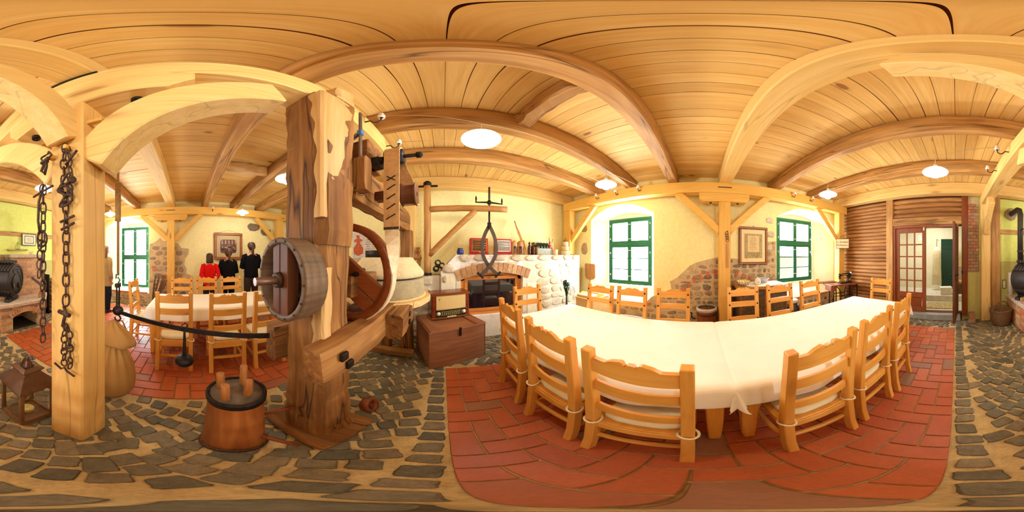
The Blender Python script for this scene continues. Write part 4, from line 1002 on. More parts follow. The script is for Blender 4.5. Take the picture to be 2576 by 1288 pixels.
rough(MB(), (-.80,2.2,0), (-.80,2.2,.98), .13,.13, 14, .012, 6).build('rear_post', OAK['z'], ml)
MB().bx(-.60,-.43,.86,1.08,2.07,2.30).build('bearing_block', OAK['x'], ml, .008)
rough(MB(), (-.40,.80,1.95), (-.47,.80,1.95), .09,.24, 3, .004, 3).build('cheek_block', OAK['z'], ml)
MB().bx(-.475,-.40,1.05,1.13,1.86,1.93).build('cheek_block', DARKW['y'], ml, .006)
m = MB().cyl((-.5,.94,2.12),(-.36,.94,2.12),.035,.03,10).bx(-.46,-.38,.9,.99,2.07,2.14).build('iron_bearing', IRON, ml, .004)
MB().cyl((-.44,.94,2.13),(-.12,.94,2.13),.014,.014,10).cyl((-.16,.94,2.13),(-.13,.94,2.13),.022,.022,6).build('upper_shaft', IRON, ml)
MB().lathe([(.014,-.055),(.055,-.055),(.058,0),(.055,.055),(.014,.055)], 20, axes((-.29,.94,2.13),(0,0,1),(0,1,0),(-1,0,0))).build('upper_pulley', IRON, ml)
# belt: up the wheel's right side, twisting a quarter turn, over the pulley, down the back
def ribbon(pts, dirs, w, t):
    m = MB(); rings = []
    for i, (p, d) in enumerate(zip(pts, dirs)):
        p = Vector(p); d = Vector(d).normalized(); a = Vector(pts[min(i+1, len(pts)-1)])-Vector(pts[max(i-1, 0)]); n = a.cross(d).normalized()
        ww = w[i] if isinstance(w, list) else w
        rings.append([p-d*ww/2-n*t, p+d*ww/2-n*t, p+d*ww/2+n*t, p-d*ww/2+n*t])
    return m.loft(rings)
WC = Vector((-.6,.875,1.34)); RW = .325
pts, dirs = [], []
for i in range(13):
    a = R(-100+i*8.4); pts.append((WC.x+RW*math.cos(a), WC.y, WC.z+RW*math.sin(a))); dirs.append((0,1,0))
for i in range(1, 6):
    t_ = i/5; pts.append((-.275-.015*t_, .875-.0*t_, 1.34+.28*t_)); a = PI/2*(1-t_); dirs.append((math.cos(a)*1.0, math.sin(a), 0))
ribbon(pts, dirs, [.075]*13+[.075,.075,.078,.08,.082], .004).build('belt_lower', CANVAS, ml)
pts = [(-.29,.873,1.60),(-.29,.872,1.9),(-.29,.878,2.1)]; 
for i in range(1, 9): a = R(180-i*22.5); pts.append((-.29,.94+.064*math.cos(a),2.13+.064*math.sin(a)))
ribbon(pts+[(-.27,1.004,2.05),(-.235,1.03,1.95),(-.22,1.04,1.88)], [(1,0,0)]*(len(pts)+3), .092, .005).build('belt_upper', LEATHER, ml)
ribbon([(-.22,1.04,1.9),(-.21,1.075,1.85),(-.205,1.06,1.8),(-.215,1.0,1.785)], [(1,0,.0)]*4, .092, .005).build('belt_return', LEATHER, ml)
MB().bx(-.335,-.245,.865,.871,1.60,1.615).build('belt_seam', RUST, ml)
for k in range(5): MB().bar([(-.315 if k else -.32,.866,1.66+k*.062),(-.265,.866,1.69+k*.062)], .004, .01, up=(0,1,0)).build('lacing', IRON, ml)
MB().bar([(-.315,.866,1.94),(-.265,.866,1.905)], .004, .01, up=(0,1,0)).build('lacing', IRON, ml)
m = MB().lathe([(.014,-.05),(.075,-.05),(.082,-.045),(.066,-.03),(.066,.03),(.082,.045),(.075,.05),(.014,.05)], 22, axes((-.215,1.0,1.855),(0,0,1),(0,1,0),(-1,0,0))).build('lower_pulley', DARKW['x'], ml)
# wooden hoop pulley in front of the post
YM = axes((0,0,0),(1,0,0),(0,0,-1),(0,1,0))
MP = Matrix.Translation((-.6,.37,1.345)) @ YM
hoop = MB().lathe([(.16,0),(.184,0),(.187,.004),(.187,.03),(.184,.034),(.187,.038),(.187,.072),(.184,.076),(.187,.08),(.187,.112),(.184,.116),(.16,.116),(.158,.06),(.16,0)], 36, MP).build('pulley_rim', woods('grey_brown_wood', S(58,42,26), S(98,74,50), S(128,100,70), knots=.1, bmp=.4)['y'], ml)
for s in (-1, 1):
    MB().bx(.031*s-.028,.031*s+.028,-.163,.163,.01,.07).xf(MP).build('spoke_board', DARKW['z'], ml, .003)
for a in range(0, 360, 24): MB().cyl((.172*math.cos(R(a)),.172*math.sin(R(a)),-.004),(.172*math.cos(R(a)),.172*math.sin(R(a)),.002),.005,.005,6).xf(MP).build('nail', RUST, hoop)
MB().lathe([(.001,.092),(.164,.092),(.164,.112),(.001,.112)], 32, MP).build('back_disc', DARKW['x'], ml)
for (x, y) in ((.10,-.05),(.10,.055)):
    MB().cyl((x,y,.1),(x,y,.055),.03,.024,12).cyl((x,y,.056),(x,y,.04),.014,.014,6).xf(MP).build('bolt', IRON, ml)
MB().lathe([(.019,-.012),(.034,-.012),(.036,.01),(.019,.01)], 16, MP).build('shaft_collar', RUST, ml)
MB().cyl((-.6,.262,1.345),(-.6,.5,1.345),.0175,.0175,18).build('drive_shaft', plain('bare_shaft', S(118,92,78), .35, .6), ml)
MB().cyl((-.6,.78,1.34),(-.6,1.12,1.34),.0175,.0175,14).build('drive_shaft', IRON, ml)
# large belt wheel behind the post
MW = Matrix.Translation((-.6,.84,1.34)) @ YM
MB().lathe([(.275,0),(.315,-.004),(.32,0),(.32,.07),(.315,.074),(.275,.07),(.272,.035),(.275,0)], 48, MW).build('wheel_rim', REDW['y'], ml)
for q in (-.052,.052):
    MB().bx(-.278,.278,q-.046,q+.046,.012,.055).xf(MW @ Matrix.Rotation(R(38),4,'Z')).build('spoke_plank', REDW['x'], ml, .003)
MB().cyl((.1,-.0,-.02),(.1,-.0,.01),.016,.016,6).xf(MW).build('bolt', IRON, ml)
MB().bx(-.70,-.5,.79,1.15,1.2,1.33).build('shaft_bearing', OAK['y'], ml, .006)
MB().bx(-.62,-.46,.92,1.16,1.06,1.1).build('packing_board', DARKW['y'], ml, .004)
# platform and stones
C0 = (-.585,1.62)
T2 = lambda z: Matrix.Translation((C0[0], C0[1], z))
BRD = woods('light_board', S(190,146,86), S(218,180,118), S(234,202,148), knots=.3, bmp=.2)
for k in range(8):
    x0 = -.45+k*.1125; x1 = x0+.11; xm = max(abs(x0), abs(x1)); xm = min(xm, .4499)
    a0 = math.sqrt(max(.45**2-x0**2, 0)); a1 = math.sqrt(max(.45**2-x1**2, 0)) if abs(x1) < .45 else 0
    am = math.sqrt(max(.45**2-((x0+x1)/2)**2, 0))
    MB().prism([(x0,-a0),((x0+x1)/2,-am),(x1,-a1),(x1,a1),((x0+x1)/2,am),(x0,a0)], .055, T2(1.0)).build('platform_board', BRD['y'], ml, .003)
MB().lathe([(.001,1.055),(.40,1.055),(.405,1.062),(.40,1.07),(.001,1.07)], 40, T2(0)).build('drip_ring', BRD['x'], ml)
MB().lathe([(.001,1.07),(.385,1.07),(.388,1.08),(.386,1.225),(.375,1.235),(.001,1.235)], 48, T2(0)).build('bed_stone', MILLG, ml)
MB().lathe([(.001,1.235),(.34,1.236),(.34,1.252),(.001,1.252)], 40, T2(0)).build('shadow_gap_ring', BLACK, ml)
MB().lathe([(.001,1.252),(.378,1.252),(.386,1.262),(.384,1.29),(.27,1.43),(.262,1.436),(.001,1.436)], 48, T2(0)).build('runner_stone', MILLST, ml)
MB().lathe([(.155,1.436),(.17,1.436),(.17,1.505),(.155,1.505)], 32, Matrix.Translation((-.655,1.62,0))).build('iron_collar', IRON, ml)
MB().bx(-.95,-.38,1.98,2.10,0,.08).build('floor_timber', OAK['x'], ml, .01)
MB().bx(-.9,-.36,1.9,2.0,.08,.15).build('floor_timber', OAK['x'], ml, .01)
# loose small wooden pulley on the setts beside the base
t = thing('wooden_roller', 'small wooden wheel lying on the setts behind the mill base', 'wheel', (-.47,.955,.0))
Mt = Matrix.Translation((0,0,.075)) @ Matrix.Rotation(R(70),4,'Y')
MB().lathe([(.05,-.03),(.075,-.03),(.08,0),(.075,.03),(.05,.03),(.05,-.03)], 22, Mt).build('wheel_rim', REDW['x'], t, world=False)
MB().bx(-.052,.052,-.018,.018,-.015,.015).xf(Mt).build('spoke', DARKW['x'], t, world=False)
# clamp
t = thing('bar_clamp', 'long steel bar clamp with blue jaws and wooden handle on the mill beam', 'clamp', (-.452,.806,1.86))
MB().bx(-.006,.006,-.012,.012,0,.7).build('bar', STEEL, t, .001, world=False)
BLU = plain('blue_paint', S(60,120,190), .4)
MB().bx(-.05,.012,-.016,.016,.0,.03).bx(-.15,-.05,-.01,.01,-.03,.0).build('fixed_jaw', STEEL, t, .003, world=False); MB().bx(-.014,.014,-.018,.018,.005,.045).build('blue_cap', BLU, t, .003, world=False)
MB().bar([(0,0,.46),(-.06,0,.42),(-.12,0,.36)], .02, .03, up=(0,1,0)).build('sliding_jaw', STEEL, t, .003, world=False); MB().bx(-.014,.014,-.018,.018,.44,.48).build('blue_cap', BLU, t, .003, world=False)
MB().cyl((-.1,0,.25),(-.1,0,.5),.007,.007,8).build('screw', STEEL, t, world=False)
MB().lathe([(.001,.42),(.014,.42),(.019,.44),(.018,.53),(.02,.56),(.012,.57),(.001,.57)], 14, Matrix.Translation((-.1,0,0))).build('handle', PINE['z'], t, world=False); MB().cyl((-.1,0,.415),(-.1,0,.44),.02,.02,12).build('ferrule', BLU, t, world=False)
# poster behind the mill
t = thing('old_poster', 'faded paper wall picture of an orange dress shape behind the millstones', 'picture', (-1.73,YF-.02,1.4))
MB().bx(-.26,.28,0,.008,.0,.6).build('sheet', stone('aged_paper', [S(186,148,92)], 20, .9, .1, .1, .2), t, world=False)
dr = [(-.02,.5),(.03,.47),(.02,.42),(.1,.38),(.08,.33),(.04,.36),(.04,.3),(.12,.2),(.11,.08),(0,.02),(-.12,.07),(-.13,.2),(-.05,.3),(-.05,.36),(-.1,.32),(-.12,.37),(-.04,.42),(-.06,.47)]
MB().prism([(-(x)+.1 if 0 else x-.1, z+.03) for x, z in dr], .003, axes((0,-.004,0),(1,0,0),(0,0,1),(0,-1,0))).build('printed_dress', plain('orange_print', S(208,104,60), .9, nz=.2, scale=40), t, world=False)
for i in range(9): MB().bx(.08+.02*(i % 2),.2-.015*(i % 3),-.003,.0,.5-.05*i,.51-.05*i).build('printed_line', plain('grey_ink', S(128,96,60), .9) if i == 0 else bpy.data.materials['grey_ink'], t, world=False)
pf_ = patch(wall_f, (0,YF,0), (1,0,0), (0,-1,0), [(-2.2,.9),(-2.15,1.35),(-1.9,1.42),(-1.5,1.38),(-1.42,1.0),(-1.5,.85)])
rubble(wall_f, (0,YF,0), (1,0,0), (0,-1,0), [(-2.2,.9),(-2.15,1.35),(-1.9,1.42),(-1.5,1.38),(-1.42,1.0),(-1.5,.85)], sm_rub, seed=21)
# ================================================================ chopping-block stump with pegs
t = thing('wooden_stump_stand', 'round iron-banded wooden block with four upright pegs beside the mill post', 'stump', (-.675,.195,0))
m = MB(); r = random.Random(6); rings = []
for i in range(12):
    z = .02+i*(.655)/11; q = .139-.018*i/11; rings.append([(q*(1+.012*math.sin(3*a+i*.1)+(-.05 if k == 14 else 0))*math.cos(a), q*(1+.012*math.sin(3*a+i*.1)+(-.05 if k == 14 else 0))*math.sin(a)+.012*i/11, z) for k, a in enumerate([2*PI*j/30 for j in range(30)])])
m.loft(rings, smooth=True).build('block', woods('stump_wood', S(104,48,18), S(162,92,40), S(196,128,66), knots=.3, bmp=.4, patch=.5, grain=.5)['z'], t, world=False)
MB().lathe([(.135,0),(.150,0),(.152,.02),(.146,.03),(.135,.03)], 32).build('base_hoop', RUST, t, world=False)
MB().lathe([(.121,.64),(.131,.64),(.133,.685),(.128,.69),(.119,.685)], 32, Matrix.Translation((0,.012,0))).build('top_hoop', IRON, t, world=False)
MB().lathe([(.001,.672),(.123,.672),(.123,.68),(.001,.682)], 32, Matrix.Translation((0,.012,0))).build('top_board', plain('grey_board', S(104,84,64), .7, nz=.25, scale=14, bmp=.3), t, world=False)
for (x, y, h) in ((.052,-.048,.125),(-.05,-.045,.12),(.045,.05,.125),(-.055,.065,.15)):
    MB().tube([(x,y,.68),(x*1.03,y*1.03,.68+h*.6),(x*1.05,y*1.05,.68+h)], [.021,.020,.019], 14).build('peg', woods('peg_wood', S(116,64,24), S(158,96,42), S(186,126,66), knots=.2)['z'] if 'peg_wood_z' not in bpy.data.materials else bpy.data.materials['peg_wood_z'], t, .004, world=False)
for (p0, p1) in (((.13,.06,.18),(.27,.10,.19)), ((-.02,.15,.45),(.02,.32,.42))):
    pass
MB().cyl((.10,.08,.2),(.23,.17,.13),.016,.014,12).build('side_peg', REDW['x'], t, world=False); MB().cyl((-.02,.13,.33),(.02,.30,.36),.016,.016,12).build('side_peg', REDW['x'], t, world=False)
# ================================================================ hanging weighing beam, sack, iron ball
t = thing('weighing_beam', 'black iron steelyard beam hung on a rope between post and mill', 'scale', (-1.22,-.556,.97))
V = lambda x, y, z: (x, y, z)
MB().bar([(-1.22,-.556,.975),(-.822,.452,.952)], .012, .035).build('beam', IRON, t, .002)
for s in (-1, 1): MB().bar([(-1.22+.013*s,-.556-.006*s,1.0),(-1.22+.013*s,-.556-.006*s,1.2)], .01, .014, up=(1,0,0)).build('strap', IRON, t, .002)
MB().cyl((-1.22,-.556,1.0),(-1.22,-.556,1.15),.003,.003,6).build('pointer', IRON, t)
MB().bx(-1.25,-1.19,-.575,-.537,1.19,1.225).build('yoke', IRON, t, .006)
MB().lathe([(.001,-.018),(.042,-.018),(.045,0),(.042,.018),(.001,.018)], 20, axes((-1.22,-.556,.985),(0,1,0),(0,0,1),(1,0,0))).build('disc', IRON, t)
MB().lathe([(.001,-.024),(.016,-.024),(.016,.024),(.001,.024)], 12, axes((-1.22,-.556,.985),(0,1,0),(0,0,1),(1,0,0))).build('hub', RUST, t)
MB().tube([(-1.22,-.556,1.22),(-1.22,-.54,1.25),(-1.22,-.556,1.275),(-1.22,-.575,1.262),(-1.22,-.572,1.3)], .007, 8).build('hook', plain('green_iron', S(70,104,96), .5, .4), t)
MB().tube([(-1.22,-.556,.95),(-1.22,-.53,.915),(-1.22,-.548,.885),(-1.22,-.58,.895),(-1.22,-.585,.92)], .008, 8).build('hook', IRON, t)
for dx in (-.008,.008): MB().cyl((-1.22+dx,-.556,1.29),(-1.22+dx,-.556,2.80),.008,.008,8).build('rope', ROPE, t)
MB().tube([(-1.22+.021*math.cos(i*.785),-.556+.021*math.sin(i*.785),1.74+.00155*i) for i in range(232)], .0065, 5).build('rope_lashing', ROPE, t)
t = thing('counterweight', 'black iron ball weight on a long shank hooked over the weighing beam', 'weight', (-1.0,-.02,.66))
MB().ball((0,0,.045), .06, 22, 14, (1,1,.85)).build('ball', IRON, t, world=False)
MB().bar([(0,0,.095),(0,0,.2),(.0,0,.29),(0,.02,.34),(0,.0,.352),(0,-.02,.335)], [.026,.02,.014,.01,.01,.008], .008, up=(1,0,0)).build('shank', IRON, t, .002, world=False)
t = thing('burlap_sack', 'tied brown burlap sack hanging under the iron hook behind the post', 'sack', (-1.2,-.59,.02))
m = MB(); rings = []
prof = [(.06,0,0),(.15,.02,0),(.185,.1,0),(.192,.22,0),(.182,.34,0),(.155,.46,0),(.12,.56,0),(.085,.635,0),(.07,.66,0)]
for i, (q, z, o_) in enumerate(prof):
    am = (0,0,.01,.015,.03,.05,.08,.12,.14)[i]
    rings.append([(q*(1+am*math.sin(13*a+.5))*math.cos(a), q*(1+am*math.sin(13*a+.5))*math.sin(a)*.95, z) for a in [2*PI*j/78 for j in range(78)]])
m.loft(rings, smooth=True).build('sack_body', BURLAP, t, world=False)
m = MB(); rings = []
for i, (z, rx_, ry_, oy) in enumerate(((.66,.07,.07,0),(.665,.11,.13,.02),(.685,.115,.16,.03),(.73,.10,.15,.03),(.78,.08,.10,.01),(.84,.05,.05,0),(.875,.012,.012,0))):
    rings.append([(rx_*math.cos(a)*(1+.05*math.sin(5*a+i)), oy+ry_*math.sin(a)*(1+.06*math.cos(3*a)), z+(.035*math.sin(a)*(-1) if 0 < i < 4 else 0)+.008*math.sin(7*a)) for a in [2*PI*j/48 for j in range(48)]])
m.loft(rings, smooth=True).build('sack_mouth', BURLAP, t, world=False)
for zz in (.64,.65,.66): MB().tube([(.082*math.cos(2*PI*i/18), .08*math.sin(2*PI*i/18), zz) for i in range(18)], .006, 6, True).build('tie_cord', ROPE, t, world=False)
MB().tube([(-.08,.05,.62),(-.13,.07,.72),(-.05,.06,.86),(-.02,.03,.875)], .007, 6).build('tie_cord', ROPE, t, world=False)
# ================================================================ chains on the post
def link_mesh(L, W, r, nm='link'):
    pts = []
    for i in range(14):
        a = 2*PI*i/14; e = 2.6; c, s = math.cos(a), math.sin(a)
        q = (abs(c)**e+abs(s)**e)**(-1/e); pts.append((W/2*q*c, 0, L/2*q*s))
    me = MB().tube(pts, r, 6, True).mesh(nm); me.materials.append(RUST); return me
LK = link_mesh(.058, .03, .0042); LKS = link_mesh(.042, .026, .0038); RING = link_mesh(.085, .085, .005, 'ring')
def chain(par, pts, pitch, me, start=0):
    pts = [Vector(p) for p in pts]; d = [0]
    for i in range(1, len(pts)): d.append(d[-1]+(pts[i]-pts[i-1]).length)
    s = pitch/2; k = start; r = random.Random(k+len(pts))
    while s < d[-1]:
        i = max(j for j in range(len(d)) if d[j] <= s); i = min(i, len(pts)-2)
        t = (s-d[i])/(d[i+1]-d[i]); p = pts[i].lerp(pts[i+1], t); dr = (pts[i+1]-pts[i]).normalized()
        q = dr.to_track_quat('Z', 'Y').to_matrix().to_4x4()
        M = Matrix.Translation(p-Vector(par.location)) @ q @ Matrix.Rotation((PI/2.4 if k % 2 else -PI/10)+r.uniform(-.3,.3), 4, 'Z')
        inst('link', me, par, M); s += pitch; k += 1
t = thing('iron_chain', 'long rusty iron chain with T-bar hanging from the peg on the face of the post', 'chain', (-.52,-.47,.85), 0, 'rusty chains on the post')
chain(t, [(-.503,-.468,2.01),(-.512,-.487,1.9),(-.517,-.488,1.8),(-.517,-.478,1.6),(-.515,-.478,1.3),(-.518,-.48,1.22)], .046, LK)
chain(t, [(-.503,-.465,2.0),(-.51,-.45,1.92),(-.508,-.445,1.82),(-.512,-.452,1.68)], .046, LKS, 3)
chain(t, [(-.512,-.475,1.14),(-.518,-.49,1.08),(-.518,-.492,.92),(-.519,-.49,.885)], .037, LKS, 5)
chain(t, [(-.512,-.475,1.14),(-.512,-.455,1.1),(-.513,-.45,.95),(-.514,-.452,.9)], .037, LKS, 8)
def mm(par, nm, pts, r, mat=RUST, closed=False): MB().tube(pts, r, 7, closed).build(nm, mat, par)
mm(t, 'swivel_hook', [(-.505,-.48,1.23),(-.50,-.465,1.20),(-.498,-.475,1.16),(-.505,-.488,1.13),(-.51,-.47,1.12)], .008)
mm(t, 'swivel_pin', [(-.50,-.505,1.2),(-.497,-.44,1.195)], .01)
for z, a in ((1.79,.02),(1.74,-.02),(1.69,.01)): 
    mm(t, 'ring', [(-.50+.006*math.sin(i), -.465+.035*math.cos(2*PI*i/12), z+.022*math.sin(2*PI*i/12)+a*math.cos(2*PI*i/12)) for i in range(12)], .006, RUST, True)
for (y0, z0, y1, z1) in ((-.50,1.60,-.42,1.615),(-.495,1.565,-.42,1.585),(-.47,1.88,-.405,1.94),(-.49,.99,-.43,1.04)): mm(t, 'toggle_bar', [(-.505,y0,z0),(-.502,y1,z1)], .006)
mm(t, 'toggle_bar', [(-.512,-.545,.875),(-.51,-.50,.858),(-.512,-.485,.875),(-.512,-.47,.858),(-.51,-.425,.845)], .006)
mm(t, 'swivel_ball', [(-.50,-.50,1.75),(-.495,-.488,1.75)], .016); mm(t, 'swivel_ball', [(-.50,-.43,1.78),(-.495,-.418,1.78)], .016)
t = thing('iron_chain', 'rusty chain with a big ring hanging at the left edge of the post', 'chain', (-.50,-.6,1.0), 0, 'rusty chains on the post')
chain(t, [(-.478,-.588,1.8),(-.485,-.594,1.7),(-.487,-.598,1.4),(-.488,-.6,.98)], .047, LK, 2)
chain(t, [(-.478,-.61,1.57),(-.48,-.615,1.45),(-.48,-.62,1.36)], .046, LKS, 4)
mm(t, 'big_ring', [(-.492+.01*math.sin(i), -.575+.032*math.cos(2*PI*i/16), 1.975+.03*math.sin(2*PI*i/16)) for i in range(16)], .0055, RUST, True)
mm(t, 'swivel_plate', [(-.48,-.60,1.94),(-.475,-.545,1.945)], .011); mm(t, 'swivel_hook', [(-.48,-.575,1.93),(-.478,-.60,1.89),(-.478,-.575,1.86),(-.475,-.56,1.9),(-.48,-.565,1.94)], .008)
mm(t, 'big_ring', [(-.485, -.605+.036*math.cos(2*PI*i/16), 1.53+.036*math.sin(2*PI*i/16)) for i in range(16)], .0055, RUST, True)
mm(t, 'curved_bar', [(-.48,-.585,1.8),(-.48,-.622,1.72),(-.48,-.627,1.62),(-.48,-.615,1.565)], .007)
mm(t, 'toggle_bar', [(-.48,-.665,1.76),(-.478,-.52,1.775)], .006); mm(t, 'toggle_bar', [(-.475,-.67,1.34),(-.475,-.6,1.315),(-.476,-.57,1.31)], .007)
# ================================================================ floor lantern
t = thing('floor_lantern', 'large wooden lantern with a metal pagoda roof and cream candle on the setts', 'lantern', (-.565,-.85,0))
LW = woods('lantern_wood', S(84,54,30), S(122,84,50), S(150,110,70), knots=.1)
hw = .11
MB().bx(-.125,.125,-.125,.125,0,.035).build('base', LW['x'], t, .006, world=False)
for a in (-1, 1):
    for b in (-1, 1): MB().bx(a*hw-.0125,a*hw+.0125,b*hw-.0125,b*hw+.0125,.035,.47).build('corner_post', LW['z'], t, .002, world=False)
for k in range(4):
    Mr = Matrix.Rotation(k*PI/2, 4, 'Z')
    for za, zb in ((.44,.475),(.035,.055)): MB().bx(-hw+.0125,hw-.0125,hw-.008,hw+.01,za,zb).xf(Mr).build('rail', LW['x'], t, .002, world=False)
    MB().prism([(-hw+.012,.44),(-hw+.012,.39),(-hw+.05,.44)], .016, Mr @ axes((0,hw+.008,0),(1,0,0),(0,0,1),(0,-1,0))).build('corner_bracket', LW['z'], t, world=False)
    MB().prism([(hw-.012,.44),(hw-.012,.39),(hw-.05,.44)], .016, Mr @ axes((0,hw+.008,0),(1,0,0),(0,0,1),(0,-1,0))).build('corner_bracket', LW['z'], t, world=False)
    MB().bx(-hw+.012,hw-.012,hw-.001,hw+.001,.05,.44).xf(Mr).build('glass_pane', GLASSD, t, world=False)
ROOFM = plain('bronze_roof', S(110,84,68), .3, .75, nz=.1)
MB().loft([[(-a,-a,z),(a,-a,z),(a,a,z),(-a,a,z)] for a, z in ((.145,.475),(.145,.485),(.062,.60),(.055,.62))]).build('roof', ROOFM, t, .002, world=False)
MB().loft([[(-a,-a,z),(a,-a,z),(a,a,z),(-a,a,z)] for a, z in ((.078,.62),(.078,.63),(.045,.645))]).build('upper_roof', ROOFM, t, .002, world=False)
MB().lathe([(.04,.64),(.045,.655),(.03,.665),(.034,.68),(.02,.69),(.022,.70),(.01,.715),(.012,.725),(.001,.735)], 20).build('finial', ROOFM, t, world=False)
MB().tube([(.0+.038*math.cos(2*PI*i/16), .005*math.sin(i), .70+.038*math.sin(2*PI*i/16)) for i in range(16)], .003, 6, True).build('carrying_ring', ROOFM, t, world=False)
t = thing('pillar_candle', 'short cream candle inside the floor lantern', 'candle', (-.565,-.85,.036))
MB().lathe([(.001,0),(.042,0),(.043,.05),(.038,.06),(.03,.052),(.001,.05)], 24).build('wax', plain('cream_wax', S(240,226,150), .5), t, world=False); MB().cyl((0,0,.05),(0,0,.062),.0015,.0015,5).build('wick', BLACK, t, world=False)
# ================================================================ chest and radio
t = thing('storage_chest', 'worn reddish wooden chest with iron hasp standing on the setts by the fireplace', 'chest', (-.154,1.733,0), math.atan2(.287,.676))
MB().bx(0,.734,0,.6,.0,.53).build('chest_body', CHESTW['x'], t, .005, world=False)
MB().bx(-.008,.742,-.008,.605,.533,.56).build('lid', CHESTW['x'], t, .003, world=False)
for a in (.0,.585): MB().bx(a+.01,a+.135,-.006,.6,.56,.573).build('batten', CHESTW['y'], t, .003, world=False)
MB().bx(.36,.388,-.016,-.002,.45,.57).build('hasp', IRON, t, .003, world=False)
for x in (.0,.734):
    MB().bx(x-.003,x+.003,-.004,.03,.0,.53).build('corner_strip', CHESTW['z'], t, world=False)
ca, sa = math.cos(math.atan2(.185,.541)), 0
t = thing('valve_radio', 'polished brown vintage valve radio with cream cloth front on top of the chest', 'radio', (-.165,2.085,.574), math.atan2(.185,.541))
VEN = woods('walnut_veneer', S(72,24,10), S(112,44,20), S(142,64,32), knots=0, var=.02, rough=.18, spec=.6, bmp=.02)
MB().bx(.012,.56,.012,.235,.02,.345).build('cabinet', VEN['x'], t, .012, world=False)
MB().bx(0,.572,0,.245,.345,.375).build('top_panel', VEN['x'], t, .012, world=False); MB().bx(0,.572,0,.245,.0,.022).build('plinth', VEN['x'], t, .008, world=False)
for z in (.344,.026,.014): MB().bx(.004,.568,-.002,.005,z,z+.005).build('brass_strip', BRASS, t, world=False)
MB().bx(.075,.497,.0075,.013,.14,.335).build('speaker_cloth', plain('gold_cloth', S(214,182,116), .8, nz=.04, scale=200), t, world=False)
MB().bx(.075,.497,.006,.013,.035,.135).build('dial_glass', plain('dial', S(36,30,18), .15), t, world=False)
MB().bx(.075,.497,.003,.012,.134,.142).build('chrome_strip', STEEL, t, world=False)
GOLD = plain('dial_print', S(176,160,92), .5)
for i in range(5): MB().bx(.13,.44,.0045,.006,.055+i*.015,.057+i*.015).build('scale_line', GOLD, t, world=False)
for i in range(9): MB().prism([(.15+i*.03,.06),(.155+i*.03,.06),(.165+i*.03,.115),(.16+i*.03,.115)], .001, axes((0,.0045,0),(1,0,0),(0,0,1),(0,-1,0))).build('scale_line', GOLD, t, world=False)
for x in (.105,.468):
    MB().lathe([(.001,.02),(.012,.02),(.016,.016),(.019,.0),(.026,-.002),(.026,-.008)], 20, axes((x,.0,.085),(1,0,0),(0,0,1),(0,-1,0))).build('tuning_knob', PORC, t, world=False)
    MB().lathe([(.024,-.004),(.03,-.002),(.03,-.008)], 20, axes((x,.0,.085),(1,0,0),(0,0,1),(0,-1,0))).build('knob_ring', STEEL, t, world=False)
for i in range(6): MB().bx(.225+i*.022,.244+i*.022,-.006,.006,.024,.04).build('piano_key', plain('ivory_key', S(240,224,176), .4) if i == 0 else bpy.data.materials['ivory_key'], t, .002, world=False)
MB().lathe([(.001,.002),(.007,.002),(.007,0)], 10, axes((.118,.007,.285),(1,0,0),(0,0,1),(0,-1,0))).build('emblem', DARKW['x'], t, world=False)
MB().tube([(.10+i*.007,.006,.305+.004*math.sin(i*1.7)) for i in range(8)], .0012, 4).build('script_mark', DARKW['x'], t, world=False)
# ================================================================ wooden crane and lifting tongs
t = thing('wooden_crane', 'round-timber jib crane with diagonal strut standing on the fireplace stones', 'crane', (-.27,2.68,1.13))
CW = woods('crane_wood', S(140,92,44), S(184,130,70), S(210,162,100), knots=.4, bmp=.4)
def logp(p0, p1, r, mat, nm, seed):
    rr = random.Random(seed); p0, p1 = Vector(p0), Vector(p1); n = 10
    pts = [p0.lerp(p1, i/n)+Vector((rr.uniform(-1,1),rr.uniform(-1,1),rr.uniform(-1,1)))*.003*(0 < i < n) for i in range(n+1)]
    MB().tube(pts, [r*rr.uniform(.96,1.04) for _ in pts], 12).build(nm, mat, t)
logp((-.27,2.68,1.16),(-.27,2.68,2.72),.058,CW['z'],'crane_post',1)
logp((-.215,2.672,2.24),(1.0,2.45,2.225),.052,CW['x'],'jib_arm',2)
logp((-.235,2.677,1.47),(.50,2.545,2.185),.047,CW['x'],'diagonal_strut',3)
MB().lathe([(.06,-.02),(.068,-.02),(.068,.04),(.04,.07),(.001,.07)], 18, Matrix.Translation((-.27,2.68,2.70))).build('pivot_cap', IRON, t)
MB().bx(-.43,-.1,2.73,2.745,2.685,2.725).bx(-.295,-.245,2.7,2.95,2.69,2.72).build('iron_strap', IRON, t, .006)
MB().lathe([(.058,0),(.075,0),(.07,.03),(.058,.04)], 18, Matrix.Translation((-.27,2.68,1.135))).build('foot_ring', IRON, t)
t = thing('lifting_tongs', 'black iron millstone lifting tongs with a screw crank on the crane arm', 'tongs', (.775,2.617,1.1))
x0, y0 = .775, 2.617; TONG = t
MB().cyl((x0,y0,2.0),(x0,y0,2.24),.016,.016,12).build('screw', IRON, t); MB().cyl((x0,y0,2.34),(x0,y0,2.70),.017,.017,12).build('screw', RUST, t)
for i in range(18): MB().lathe([(.017,-.004),(.0195,0),(.017,.004)], 12, Matrix.Translation((x0,y0,2.48+i*.012))).build('thread', RUST, t)
MB().bar([(x0-.235,y0,2.385),(x0,y0,2.40),(x0+.235,y0,2.39)], .03, [.014,.03,.014], up=(0,0,1)).build('crank_bar', IRON, t, .003)
MB().lathe([(.018,-.03),(.035,-.03),(.04,0),(.03,.03),(.018,.04)], 16, Matrix.Translation((x0,y0,2.40))).build('crank_hub', IRON, t)
for s in (-1, 1): MB().lathe([(.001,0),(.018,.0),(.01,.02),(.016,.06),(.012,.1),(.001,.125)], 12, Matrix.Translation((x0+s*.23,y0,2.385))).build('crank_handle', IRON, t)
